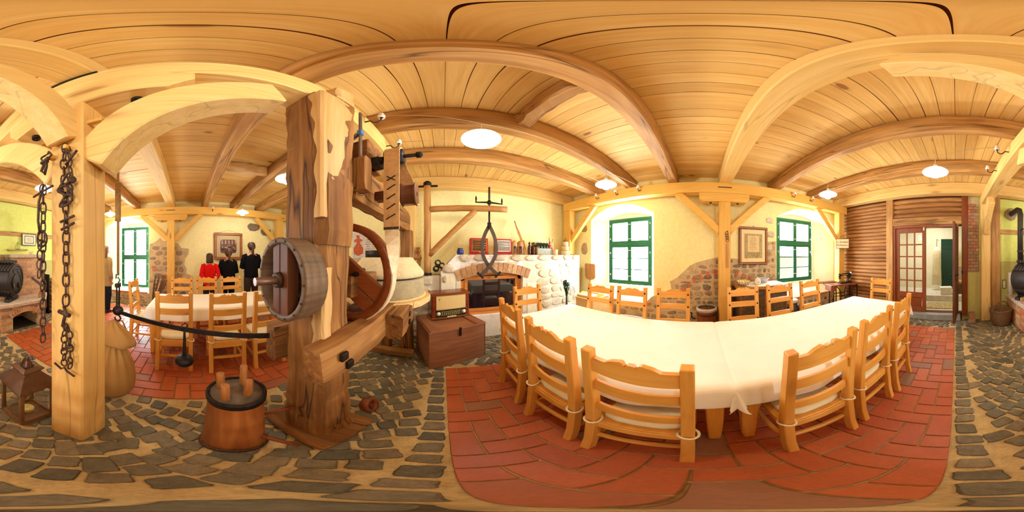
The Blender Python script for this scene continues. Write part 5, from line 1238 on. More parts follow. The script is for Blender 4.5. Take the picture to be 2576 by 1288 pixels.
MB().cyl((x0,y0-.035,1.965),(x0,y0+.035,1.965),.03,.03,14).bx(x0-.03,x0+.03,y0-.02,y0+.02,1.93,2.03).build('pivot', IRON, t, .003)
for s in (-1, 1):
    y = y0+.012*s
    pts = [(x0,y,1.97),(x0-.075*s,y,1.82),(x0-.118*s,y,1.66),(x0-.115*s,y,1.5),(x0-.06*s,y,1.36),(x0+.03*s,y,1.24),(x0+.16*s,y,1.12)]
    sp = []
    P_ = [Vector(pts[0])]+[Vector(p) for p in pts]+[Vector(pts[-1])]
    for i in range(1, len(P_)-2):
        for q in range(5):
            u = q/5; a, b, c, d = P_[i-1], P_[i], P_[i+1], P_[i+2]
            sp.append(.5*((2*b)+(c-a)*u+(2*a-5*b+4*c-d)*u*u+(-a+3*b-3*c+d)*u**3))
    sp.append(P_[-1])
    MB().bar(sp, .06, .014, up=(0,1,0)).build('tong_arm', plain('brown_iron', S(84,68,56), .5, .4), t, .002)
    MB().bar([(x0+.11*s,y,1.075),(x0+.21*s,y,1.17)], .036, .03, up=(0,1,0)).build('claw', IRON, t, .003)
    MB().cyl((x0+.03*s,y-.01,1.25),(x0+.03*s,y+.01,1.25),.01,.01,8).build('rivet', RUST, t)
TONG.location = (.717,2.50,1.1235); TONG.scale = (.933,.933,.933)
# dark clay tubes & rope bundle left of the mantel
for k, (x, z) in enumerate(((-.13,1.235),(-.03,1.285),(-.1,1.335) )):
    t = thing('roof_tile_tube', ('lower left','right','upper')[k]+' one of the dark ribbed tubes stacked beside the crane foot', 'tube', (x, 2.66, z), 0, 'dark tubes beside the crane')
    MB().lathe([(.034,0),(.05,0),(.052,.02),(.048,.04),(.052,.06),(.048,.08),(.052,.1),(.05,.3),(.034,.3),(.034,0)], 18, Matrix.Rotation(R(-90),4,'X')).build('tube_wall', plain('black_clay'+str(k), S(40,34,32), .6, bmp=.3), t, world=False)
t = thing('rope_bundle', 'orange-brown bundle of cord hanging behind the crane post', 'rope', (-.44,2.72,1.2))
for k in range(9): 
    r_ = random.Random(k); MB().tube([(r_.uniform(-.06,.06)*(1.3-abs(q-2)*.2), r_.uniform(-.03,.03), .02+q*.075) for q in range(6)], .008, 6).build('cord', ROPE if k % 2 else plain('orange_cord'+str(k), S(186,104,50), .9), t, world=False)
MB().tube([(.07*math.cos(i), .04*math.sin(i), .2+.002*i) for i in range(14)], .008, 5).build('cord', ROPE, t, world=False)
# ================================================================ on the mantel shelf
SZ = 1.472; SY = 2.85
t = thing('blue_pot', 'small blue speckled enamel pot at the left end of the mantel', 'pot', (.29,SY,SZ))
MB().lathe([(.001,0),(.05,0),(.062,.03),(.06,.07),(.045,.1),(.05,.115),(.044,.112),(.04,.1),(.001,.01)], 22).build('pot_body', plain('blue_enamel', S(34,62,140), .3, nz=.2, scale=90), t, world=False)
for k, (x, lab) in enumerate(((.62,'red electric heater with a brown grille, left on the mantel'),(1.08,'red electric heater with a pale frame and grey reflector, right on the mantel'))):
    t = thing('electric_heater', lab, 'heater', (x,SY,SZ))
    RED = plain('red_enamel'+str(k), S(176,44,24), .35)
    MB().bx(-.165,.165,-.05,.06,.03,.295).build('housing', RED, t, .012, world=False); MB().bx(-.175,.175,-.06,.06,.0,.03).build('foot', RED, t, .004, world=False)
    fc = PORC if k else plain('rust_frame', S(206,120,70), .5)
    for q, z0_, z1_, xa, xb in ((0,.06,.07,-.13,.13),(1,.255,.265,-.13,.13),(2,.06,.265,-.13,-.12),(3,.06,.265,.12,.13)): MB().bx(xa,xb,-.06,-.048,z0_,z1_).build('grille_frame', fc, t, world=False)
    MB().bx(-.12,.12,-.053,-.049,.07,.255).build('reflector', STEEL if k else DARKW['x'], t, world=False)
    for z in ((.12,.16,.205) if not k else (.16,.2)): MB().cyl((-.12,-.06,z),(.12,-.06,z),.006,.006,8).build('heating_rod', BRASS if not k else PORC, t, world=False)
    if not k:
        for i in range(16): MB().cyl((-.113+i*.015,-.064,.07),(-.113+i*.015,-.064,.255),.0012,.0012,4).build('grille_wire', BRASS, t, world=False)
        MB().bx(.0,.09,-.062,-.05,.04,.055).build('name_badge', PORC, t, world=False)
for k, x in enumerate((1.30,1.43)):
    t = thing('wooden_clog', ('left' if k == 0 else 'right')+' one of a pair of brown wooden clogs standing on their heels', 'shoe', (x,SY-.02,SZ), R(8-16*k), 'wooden clogs on the mantel')
    m = MB(); rings = []
    for i, (z, w, d, y) in enumerate(((.0,.05,.05,0),(.03,.062,.055,0),(.12,.066,.045,.01),(.18,.072,.055,0),(.23,.06,.045,-.005),(.262,.035,.03,-.012),(.275,.01,.01,-.02))):
        rings.append([(w*math.cos(a), y+d*math.sin(a), z) for a in [2*PI*j/18 for j in range(18)]])
    m.loft(rings, smooth=True).build('clog_body', CW['z'], t, world=False)
    MB().lathe([(.001,.002),(.03,.002),(.034,-.004)], 16, axes((0,-.05,.145),(1,0,0),(0,-.1,1),(0,-1,-.1)) @ Matrix.Diagonal((1,.7,1,1))).build('foot_opening', BLACK, t, world=False)
    MB().bx(-.03,.03,-.056,-.045,.02,.12).build('insole', DARKW['z'], t, .004, world=False)
t = thing('carved_staff', 'tall thin carved wooden staff leaning on the wall behind the clogs', 'staff', (1.545,SY-.05,SZ))
MB().bar([(0,0,.0),(-.035,.08,.25),(-.075,.16,.45),(-.10,.22,.58),(-.115,.26,.69)], [.05,.035,.05,.028,.02], .018, up=(0,1,0)).build('shaft', CW['z'], t, .003, world=False); MB().ball((-.118,.265,.70), .018, 10, 6).build('knob', CW['z'], t, world=False)
t = thing('wooden_board', 'short flat brown board leaning beside the carved staff', 'board', (1.59,SY+.04,SZ))
MB().bar([(0,0,0),(-.03,.05,.3)], .04, .012, up=(0,1,0)).build('board', OLDB['z'], t, .003, world=False)
t = thing('bottle_crate', 'whitewashed wooden crate packed with dark bottles on the mantel', 'crate', (1.96,SY-.0,SZ))
WW = plain('grey_whitewash', S(160,162,148), .8, nz=.1, bmp=.3)
MB().bx(-.17,.19,-.11,-.095,.01,.135).build('front_board', WW, t, .003, world=False); MB().bx(-.17,.19,.095,.11,.01,.135).build('back_board', WW, t, .003, world=False)
MB().bx(-.185,-.17,-.11,.11,.01,.16).build('side_board', OLDB['y'], t, .003, world=False); MB().bx(.19,.205,-.11,.11,.01,.16).build('side_board', OLDB['y'], t, .003, world=False); MB().bx(-.185,.205,-.11,.11,.0,.012).build('base_board', OLDB['x'], t, world=False)
bots = {}
def bottle(x, y, z, kind, lab, grp, h=.25):
    if kind not in bots:
        c = {'green': S(30,52,24), 'brown': S(78,30,14), 'red': S(176,34,24)}[kind]
        b_ = thing('bottle', lab, 'bottle'); m_ = plain(kind+'_glass', c, .08, nz=.05)
        MB().lathe([(.001,0),(.03,0),(.032,.01),(.032,.14),(.024,.17),(.013,.195),(.012,.235),(.001,.235)], 16).build('glass_body', m_, b_, world=False)
        MB().lathe([(.015,.225),(.016,.245),(.012,.25),(.001,.252)], 12).build('stopper', PORC if kind == 'green' else IRON, b_, world=False)
        MB().tube([(.014,0,.23),(.02,0,.21),(.016,0,.2)], .0015, 4).build('wire_clip', STEEL, b_, world=False)
        o = b_; bots[kind] = b_
    else: o = copy_tree(bots[kind])
    o.location = (x,y,z); o['label'] = lab; o['group'] = grp; o.rotation_euler = (0,0,rg.uniform(0,6)); o.scale = (1,1,h/.25); return o
k = 0
for i in range(5):
    for j in range(3):
        red = (i == 4 and j == 0)
        bottle(1.825+i*.072, SY-.066+j*.064, SZ+.013, 'red' if red else 'green', 'bright red bottle at the right end of the whitewashed crate' if red else 'dark green swing-top bottle in the whitewashed crate, %s row, %s' % (('front','middle','back')[j], ('leftmost','second from left','middle','second from right','rightmost')[i]), 'bottles in the crate', .265)
for x, y, w_ in ((1.62,SY-.06,'farthest left'),(1.66,SY+.02,'second from left'),(1.72,SY-.05,'nearest the crate in front'),(1.735,SY+.03,'nearest the crate behind')): bottle(x, y, SZ+.002, 'brown', 'brown glass bottle beside the whitewashed crate on the mantel, '+w_, 'brown bottles on the mantel', .25)
t = thing('boot_jack', 'flat brown forked wooden boot jack standing upright on the mantel', 'boot jack', (2.25,SY+.03,SZ))
MB().prism([(-.05,0),(.05,0),(.055,.1),(.06,.22),(.055,.28),(.065,.36),(.05,.375),(.03,.31),(0,.27),(-.03,.31),(-.045,.385),(-.062,.37),(-.05,.28),(-.06,.2),(-.045,.1)], .022, axes((0,0,0),(1,0,0),(0,.1,1),(0,-1,.1))).build('jack_board', CW['z'], t, .004, world=False)
MB().bx(-.1,-.04,-.035,-.015,.19,.215).build('peg', IRON, t, .003, world=False)
t = thing('cardboard_pot', 'single pale cardboard pot in front of the boot jack', 'pot', (2.22,SY-.13,SZ))
MB().lathe([(.001,0),(.052,0),(.055,.115),(.05,.115),(.047,.01),(.001,.01)], 20).build('pot_wall', plain('card_pot', S(232,198,160), .8), t, world=False)
for k in range(3):
    t = thing('clay_pot', ('bottom and widest','middle','top and smallest')[k]+' of three pale pots stacked in the mantel corner', 'pot', (2.62,SY-.02,SZ+k*.105), 0, 'pale pots stacked on the mantel')
    q = .105-.018*k; MB().lathe([(.001,0),(q,0),(q*1.02,.07),(q*.98,.1),(.001,.104)], 24).build('pot_wall', plain('pale_pot%d' % k, S(230,200,158), .85), t, world=False)
t = thing('photo_strip', 'small dark panel with three bluish squares on the wall over the mantel', 'picture', (2.43,YF-.012,1.62))
MB().bx(-.1,.12,0,.008,0,.1).build('panel', IRON, t, world=False)
for k in range(3): MB().bx(-.09+k*.072,-.035+k*.072,-.003,.001,.01,.09).build('square', plain('blue_square%d' % k, (S(90,140,150), S(60,50,48), S(40,60,90))[k], .4), t, world=False)
# rope coil on the corner brace
t = thing('rope_coil', 'small coil of pale rope hung on the corner post above the pots', 'rope', (2.66,2.83,1.72))
for k in range(6): MB().tube([(.02*math.sin(k)-.01*k*.3, .06*math.cos(2*PI*i/16)*(1+.05*k)+.03*math.sin(2*PI*i/16), .11*math.sin(2*PI*i/16)*(1-.04*k)+.06*math.cos(2*PI*i/16)) for i in range(16)], .006, 5, True).build('turn', ROPE, t, world=False)
# ================================================================ along the window wall
t = thing('bakers_peel', 'long-handled wooden baker\'s peel leaning on the wall between fireplace and window', 'peel', (3.04,2.44,.0))
m = MB().prism([(-.155,.94),(-.12,.90),(-.04,.875),(.04,.875),(.12,.90),(.155,.96),(.165,1.24),(.14,1.27),(-.13,1.26),(-.155,1.22)], .014, axes((.03,0,0),(0,1,0),(0,0,1),(-1,0,0)))
m.build('blade', CW['z'], t, .003, world=False); MB().cyl((-.02,.02,.0),(.022,0,.95),.013,.012,8).build('handle', CW['z'], t, world=False)
for k, (y, h) in enumerate(((2.78,1.15),(2.84,1.18),(2.7,1.15))):
    t = thing('wooden_pole', ('middle','leftmost','rightmost')[k]+' of three brown poles standing in the corner by the fireplace', 'pole', (3.0,y,0), 0, 'poles in the corner')
    MB().tube([(0,0,0),(.01,.01,h*.5),(.06,0,h)], [.02,.018,.016], 8).build('pole', OLDB['z'], t, world=False)
t = thing('pine_box', 'pale wooden box behind the long table near the fireplace corner', 'box', (2.5,1.93,0))
MB().bx(-.26,.28,-.2,.2,0,.64).build('box_body', BRD['y'], t, .006, world=False); MB().bx(-.27,.29,-.21,.21,.64,.665).build('lid', BRD['y'], t, .004, world=False)
for z in (.2,.42): MB().bx(-.263,-.258,-.2,.2,z,z+.006).build('board_joint', DARKW['y'], t, world=False)
t = thing('serving_tray', 'white tray with arched wooden handles on the pale wooden box', 'tray', (2.46,1.95,.668))
MB().bx(-.16,.16,-.2,.2,0,.012).build('tray_bottom', plain('white_tray', S(246,244,238), .4), t, world=False)
for s in (-1, 1):
    MB().prism([(-.16,0),(.16,0),(.15,.03),(.06,.05),(.02,.07),(-.02,.07),(-.06,.05),(-.15,.03)], .01, axes((0,s*.2-.005,0),(1,0,0),(0,0,1),(0,1,0))).build('handle', PINE['x'], t, .002, world=False)
    MB().bx(s*.16-.005,s*.16+.005,-.2,.2,0,.035).build('side', PINE['y'], t, .002, world=False)
t = thing('hand_crank_grinder', 'dark green iron hand-cranked machine with ring wheel on a green stand', 'machine', (2.16,2.3,0))
MB().cyl((0,0,0.01),(0,0,.7),.022,.018,12).build('stand', DKGREEN, t, world=False); MB().cyl((0,0,0),(0,0,.02),.15,.14,20).build('foot_plate', DKGREEN, t, world=False)
MB().lathe([(.018,.66),(.03,.74),(.05,.8),(.06,.86),(.075,.9),(.06,.93),(.001,.94)], 18).build('housing', DKGREEN, t, world=False)
MB().cyl((0,-.02,.86),(-.17,-.12,.865),.012,.016,10).build('crank_handle', DKGREEN, t, world=False); MB().cyl((-.02,0,.92),(-.05,0,.96),.03,.045,12).build('feed_cup', IRON, t, world=False)
Mr = Matrix.Translation((.03,-.09,.78)) @ Matrix.Rotation(R(70),4,'X') @ Matrix.Rotation(R(10),4,'Y')
MB().tube([(.1*math.cos(2*PI*i/24), .1*math.sin(2*PI*i/24), 0) for i in range(24)], .006, 6, True).xf(Mr).build('ring_wheel', STEEL, t, world=False); MB().tube([(.085*math.cos(2*PI*i/24), .085*math.sin(2*PI*i/24), .03) for i in range(24)], .005, 6, True).xf(Mr).build('ring_wheel', STEEL, t, world=False)
for a in (0, 120, 240): MB().cyl((0,0,0),(.1*math.cos(R(a)),.1*math.sin(R(a)),0),.004,.004,6).xf(Mr).build('spoke', STEEL, t, world=False)
# churn bucket
t = thing('wooden_churn', 'round reddish wooden tub with iron rim by the middle post, behind the table', 'tub', (2.84,-.12,0))
for k in range(16): 
    a = 2*PI*k/16; MB().lathe([(.14,0),(.165,.0),(.175,.48),(.152,.48),(.14,0)], 3, None, False, a+.01, a+2*PI/16-.01).build('stave', REDW['z'], t, world=False)
for z in (.08,.4): MB().lathe([(.168,z),(.176,z),(.18,z+.035),(.17,z+.035)], 28).build('hoop', RUST, t, world=False)
MB().lathe([(.001,.49),(.17,.49),(.17,.505),(.001,.51)], 28).build('lid', REDW['x'], t, world=False); MB().bx(-.15,.15,-.006,.006,.508,.516).build('lid_joint', BLACK, t, world=False)
MB().lathe([(.155,.47),(.18,.47),(.182,.52),(.165,.535),(.155,.53)], 28).build('rim_band', stone('rope_band', [S(110,84,60)], 60, .9, .8, .2, .4), t, world=False)
MB().tube([(.0,.2,.3),(0,.26,.32),(0,.26,.42),(0,.3,.42)], .012, 8).build('crank', IRON, t, world=False)
# cabinet
t = thing('painted_cabinet', 'low dark olive painted cabinet with worn orange edges under the framed diploma', 'cabinet', (2.76,-1.05,0))
CAB = stone('worn_olive_paint', [S(66,56,34)], 26, .55, .2, .4, .3)
m_, nt_, N_, L_, b_ = newmat('worn_olive'); g_ = N_.new('ShaderNodeNewGeometry'); n_ = noise_t(nt_, g_.outputs['Position'], 34, 5, .7)
L_.new(ramp(nt_, n_, [(.0, S(58,48,28)), (.58, S(74,62,38)), (.63, S(190,104,44)), (.66, S(80,66,40))]), b_.inputs['Base Color']); b_.inputs['Roughness'].default_value = .55; CAB = m_
MB().bx(-.27,.27,-.42,.42,0.0,.90).build('carcass', CAB, t, .004, world=False)
MB().bx(-.33,.27,-.45,.45,.90,.95).build('cabinet_top', OLDB['y'], t, .008, world=False)
for (a, b) in ((-.4,-.01),(.01,.4)):
    for (c, d) in ((.08,.42),(.46,.78)): MB().bx(-.285,-.268,a,b,c,d).build('door', CAB, t, .006, world=False)
    MB().bx(-.282,-.268,a,b,.80,.88).build('drawer', CAB, t, .004, world=False)
MB().bx(-.288,-.284,-.06,.0,.66,.74).build('metal_plate', STEEL, t, world=False)
for y in (-.405,.405,.0): MB().bx(-.29,-.27,y-.012,y+.012,.0,.9).build('edge_strip', plain('orange_edge', S(150,84,40), .7, nz=.4, scale=30) if y == -.405 else bpy.data.materials['orange_edge'], t, world=False)
o = MB().prism([(-.2,-.36),(.18,-.4),(.24,.3),(-.05,.36),(-.26,.2),(-.3,-.1)], .006, Matrix.Translation((2.72,-1.03,.952))).build('table_runner', LINEN); tag(o, 'small white cloth laid on top of the old cabinet', 'cloth')
def bowl(x, y, r, h, lab, mat, dots=None, nm='bowl'):
    t = thing(nm, lab, 'bowl', (x, y, .96))
    MB().lathe([(.001,0),(r*.55,0),(r*.85,h*.5),(r,h),(r*.95,h),(r*.8,h*.5),(r*.5,.01),(.001,.01)], 28).build('bowl_wall', mat, t, world=False)
    if dots:
        for k in range(14):
            a = 2*PI*k/14
            for (zz, rr) in ((h*.75,.93),(h*.35,.77)):
                MB().ball((r*rr*math.cos(a+(zz < h*.5)*.22), r*rr*math.sin(a+(zz < h*.5)*.22), zz), .0095, 8, 5).build('painted_spot', dots, t, world=False)
bowl(2.62,-.72,.115,.075,'cream bowl with blue dots and a scalloped rim, left on the cabinet',plain('cream_glaze', S(240,222,160), .25),plain('blue_glaze', S(60,60,90), .3))
bowl(2.76,-1.14,.1,.09,'bluish white patterned bowl at the right on the cabinet',plain('blue_white_glaze', S(196,198,212), .2, nz=.25, scale=90))
t = thing('sugar_pot', 'small white porcelain pot with lid between the two bowls', 'pot', (2.62,-.97,.96))
MB().lathe([(.001,0),(.045,0),(.058,.03),(.058,.06),(.045,.085),(.048,.09)], 22).build('pot_body', PORC, t, world=False); MB().lathe([(.048,.09),(.03,.105),(.01,.11),(.013,.125),(.001,.13)], 22).build('lid', PORC, t, world=False)
MB().ball((-.055,0,.045), .012, 8, 6, (.4,1,1)).build('painted_flower', plain('violet_glaze', S(120,110,160), .3), t, world=False)
# framed diploma
t = thing('framed_diploma', 'tall brown-framed ornamental diploma hanging above the old cabinet', 'picture', (XW-.02,-1.05,1.28))
def picture_frame(t, w, h, fw_, mat, sheet, nx, depth=.035):
    """faces local -x when nx=-1, +x when nx=1; width along y"""
    for (a, b, c, d) in ((-w/2,w/2,0,fw_),(-w/2,w/2,h-fw_,h),(-w/2,-w/2+fw_,fw_,h-fw_),(w/2-fw_,w/2,fw_,h-fw_)):
        MB().bx(*sorted((0,nx*depth)), a,b,c,d).build('frame_rail', mat, t, .008, world=False)
        MB().bx(*sorted((nx*depth*.9,nx*(depth+.006))), a+(fw_*.25 if b-a < w*.5 else 0), b-(fw_*.25 if b-a < w*.5 else 0), c+(fw_*.25 if d-c < h*.5 else 0), d-(fw_*.25 if d-c < h*.5 else 0)).build('gilt_bead', plain('gilt_bead', S(190,130,66), .45, .3, nz=.4, scale=160, bmp=.6) if 'gilt_bead' not in bpy.data.materials else bpy.data.materials['gilt_bead'], t, .003, world=False)
    MB().bx(*sorted((nx*.004,nx*.012)), -w/2+fw_*.8, w/2-fw_*.8, fw_*.8, h-fw_*.8).build('mount_sheet', sheet, t, world=False)
picture_frame(t, .6, .75, .05, FRAMEW, plain('ivory_mount', S(242,220,168), .6, nz=.02), -1)
INKL = plain('olive_print', S(190,172,120), .8, nz=.3, scale=60); INK = plain('dark_ink', S(176,150,104), .8)
MB().bx(-.016,-.0125,-.19,.19,.12,.62).build('print_sheet', plain('print_paper', S(232,206,150), .7, nz=.05), t, world=False)
for (a, b, c, d) in ((-.185,-.12,.25,.575),(.12,.185,.25,.575),(-.185,.185,.13,.25),(-.185,.185,.575,.61)): MB().bx(-.019,-.016,a,b,c,d).build('ornament_border', INKL, t, world=False)
for k in range(9): MB().bx(-.021,-.018,.06-(.1+.02*(k % 3)),.06+.02*(k % 2),.54-k*.03,.546-k*.03).build('text_line', INK, t, world=False)
for k in range(16): 
    r_ = random.Random(k); MB().ball((-.019, r_.uniform(-.16,.16), r_.uniform(.14,.23)), r_.uniform(.008,.02), 7, 5, (.15,1,1.4)).build('printed_figure', INK, t, world=False)
MB().tube([(-.01,.012*math.cos(a),.765+.015*math.sin(a)) for a in [i*2*PI/10 for i in range(10)]], .003, 5, True).build('hanging_eye', IRON, t, world=False)
# group photograph on the left wall
t = thing('framed_group_photograph', 'large red-brown framed sepia group photograph behind the three standing visitors', 'picture', (XL+.03,1.175,1.345))
REDF = plain('red_frame', S(150,52,30), .35, nz=.1, scale=40)
picture_frame(t, .85, .78, .075, REDF, plain('olive_mount', S(206,186,140), .7, nz=.03), 1)
SEP = plain('sepia_photo', S(110,64,44), .4, nz=.3, scale=14)
ring = []
for i in range(24):
    a = 2*PI*i/24; e = 8; c, s = math.cos(a), math.sin(a); q = (abs(c)**e+abs(s)**e)**(-1/e); ring.append((.245*q*c, .385+.2*q*s))
MB().prism(ring, .003, axes((.012,0,0),(0,1,0),(0,0,1),(1,0,0))).build('photograph', SEP, t, world=False)
for k in range(14):
    r_ = random.Random(k+40); y, z = r_.uniform(-.2,.2), r_.uniform(.3,.42)
    MB().ball((.016,y,z), .016, 8, 6, (.1,1,1.2)).build('photo_face', plain('sepia_light', S(206,164,128), .5) if k == 0 else bpy.data.materials['sepia_light'], t, world=False)
    MB().ball((.0155,y,z-.06), .035, 8, 6, (.05,1,1.3)).build('photo_figure', plain('sepia_dark', S(56,30,22), .5) if k == 0 else bpy.data.materials['sepia_dark'], t, world=False)
for k in range(5): MB().bx(.0145,.0165,-.2+k*.1,-.17+k*.1,.45,.56).build('photo_window', bpy.data.materials['sepia_light'], t, world=False)
MB().tube([(.01,-.35,.78),(.01,0,.86),(.01,.35,.78)], .003, 5).build('hanging_cord', ROPE, t, world=False)
# milk churn
t = thing('milk_churn', 'dark metal milk churn with pale shoulders under the right window', 'churn', (2.76,-1.78,0))
MB().lathe([(.001,0),(.13,0),(.135,.03),(.135,.34),(.12,.39),(.085,.44),(.08,.5),(.001,.5)], 26).build('churn_body', plain('dark_enamel', S(60,44,46), .3, .3), t, world=False)
MB().lathe([(.084,.49),(.1,.5),(.1,.545),(.08,.565),(.001,.57)], 26).build('lid', plain('pale_enamel', S(220,214,206), .3), t, world=False)
for s in (-1, 1): MB().tube([(0,.1*s,.42),(0,.155*s,.43),(0,.15*s,.36),(0,.13*s,.33)], .008, 7).build('handle', STEEL, t, world=False)
# sewing machine
ang = math.atan2(-.8,-.256)
t = thing('sewing_table', 'treadle sewing table with a reddish top and black iron legs in the corner', 'table', (2.47,-2.54,0), ang)
# local x runs along the table front from the window end to the corner, local y towards the window wall
RT = plain('reddish_top', S(132,72,52), .4, nz=.1, scale=16)
MB().bx(.05,.87,.03,.46,.755,.785).build('table_top', RT, t, .005, world=False)
MB().bx(-.1,.42,.4,.62,.785,.80).xf(Matrix.Translation((0,0,0))).build('folding_leaf', DARKW['x'], t, .004, world=False)
MB().bx(.06,.2,.06,.36,.64,.755).build('drawer', RT, t, .006, world=False)
for x in (.2,.8):
    for y in (.08,.4): MB().bar([(x,y,0),(x,y,.755)], .03, .02, up=(1,0,0)).build('iron_leg', IRON, t, .003, world=False)
    MB().bx(x-.015,x+.015,.05,.43,0,.03).build('leg_foot', IRON, t, .004, world=False)
for y in (.08,.4):
    MB().tube([(.22,y,.74),(.3,y,.66),(.33,y,.52),(.31,y,.3),(.24,y,.1)], .011, 7).build('iron_scroll', IRON, t, world=False)
    MB().tube([(.78,y,.74),(.68,y,.66),(.63,y,.52),(.66,y,.3),(.76,y,.1)], .011, 7).build('iron_scroll', IRON, t, world=False)
    MB().tube([(.32,y,.5),(.64,y,.5)], .011, 7).build('cross_bar', IRON, t, world=False); MB().tube([(.33,y,.42),(.64,y,.42)], .008, 7).build('cross_bar', IRON, t, world=False)
MB().tube([(.7+.13*math.cos(2*PI*i/24),.24,.36+.13*math.sin(2*PI*i/24)) for i in range(24)], .01, 7, True).build('drive_wheel', IRON, t, world=False)
MB().bx(.3,.66,.14,.36,.09,.11).build('treadle', IRON, t, world=False)
t = thing('sewing_machine', 'old black sewing machine with gold decoration on the treadle table', 'sewing machine', (2.47,-2.54,.786), ang)
BK = plain('black_enamel', S(22,18,18), .15); GD = plain('gold_decor', S(190,150,60), .4, .5)
MB().bx(.36,.70,.14,.30,0,.03).build('bed_plate', BK, t, .008, world=False)
MB().bar([(.64,.22,.02),(.645,.22,.1),(.63,.22,.18),(.60,.22,.215)], [.08,.06,.06,.07], [.1,.075,.075,.08], up=(0,1,0)).build('pillar', BK, t, .012, world=False)
MB().tube([(.66,.22,.205),(.56,.22,.215),(.46,.22,.21),(.38,.22,.2)], [.045,.034,.028,.03], 14).build('arm', BK, t, world=False)
MB().bx(.355,.395,.19,.25,.10,.235).build('needle_head', BK, t, .008, world=False); MB().cyl((.375,.22,.03),(.375,.22,.11),.005,.005,6).build('needle_bar', STEEL, t, world=False)
MB().lathe([(.02,-.01),(.066,-.012),(.072,0),(.066,.012),(.02,.01)], 24, axes((.70,.22,.205),(0,1,0),(0,0,1),(1,0,0))).build('hand_wheel', STEEL, t, world=False)
MB().bx(.44,.60,.183,.187,.2,.22).build('gold_band', GD, t, world=False); MB().ball((.64,.165,.08), .02, 8, 6, (1,.3,1.4)).build('gold_band', GD, t, world=False)
MB().lathe([(.001,.0),(.034,0),(.034,.012),(.001,.014)], 16, axes((.352,.22,.19),(0,1,0),(0,0,1),(-1,0,0))).build('face_plate', GD, t, world=False)
# little sign on the corner post
b = R(140.7); C_ = Vector((math.sin(b), math.cos(b), 0)); RGT = Vector((C_.y, -C_.x, 0))
t = thing('hanging_name_sign', 'small framed cream sign with black-letter script hung on the corner post', 'sign', (2.65,-3.18,1.64), math.atan2(RGT.y, RGT.x))
MB().bx(-.17,.17,0,.015,0,.25).build('sign_frame', DARKW['x'], t, .003, world=False); MB().bx(-.158,.158,-.004,.003,.012,.238).build('sign_face', plain('sign_cream', S(242,214,168), .6, nz=.02), t, world=False)
INKD = plain('sign_ink', S(96,66,40), .7)
text_mb('A. Rudolph', .062, .001, axes((0,-.006,.165),(1,0,0),(0,0,1),(0,-1,0))).build('lettering', INKD, t, world=False)
text_mb('Weißenborn', .06, .001, axes((0,-.006,.085),(1,0,0),(0,0,1),(0,-1,0))).build('lettering', INKD, t, world=False)
MB().ball((0,-.006,.03), .006, 8, 5, (1,.3,1)).build('nail', IRON, t, world=False)
MB().tube([(.04*math.cos(2*PI*i/16), .0, .29+.045*math.sin(2*PI*i/16)) for i in range(16)], .004, 6, True).build('hanging_ring', RUST, t, world=False); MB().cyl((0,-.01,.332),(0,.2,.332),.004,.004,6).build('long_nail', RUST, t, world=False)
t = thing('hanging_tool', 'flat wooden tool and iron chain hanging on the middle wall post', 'tool', (2.735,-.47,1.25))
MB().bx(0,.012,-.022,.022,0,.42).build('wooden_blade', CW['z'], t, .002, world=False)
for k in range(4): MB().tube([(-.004,.025*math.cos(2*PI*i/12)+.004*k,.47+.04*k+.03*math.sin(2*PI*i/12)) for i in range(12)], .004, 5, True).build('ring', RUST, t, world=False)
MB().cyl((.015,0,.62),(-.015,0,.63),.006,.006,6).build('nail', IRON, t, world=False)
# twig bundle beyond the second table
t = thing('twig_bundle', 'dark bundle of twigs leaning in the stone corner beside the tall window', 'twigs', (-4.0,-.85,0))
r_ = random.Random(3)
for k in range(26):
    a = r_.uniform(-.12,.12); b_ = r_.uniform(-.1,.1); MB().tube([(a*.4,b_*.4,0),(a-.1,b_+.05,.45),(a*1.8-.22,b_*1.8+.14,.85+r_.uniform(-.12,.12))], .007, 5).build('twig', DARKW['z'], t, world=False)
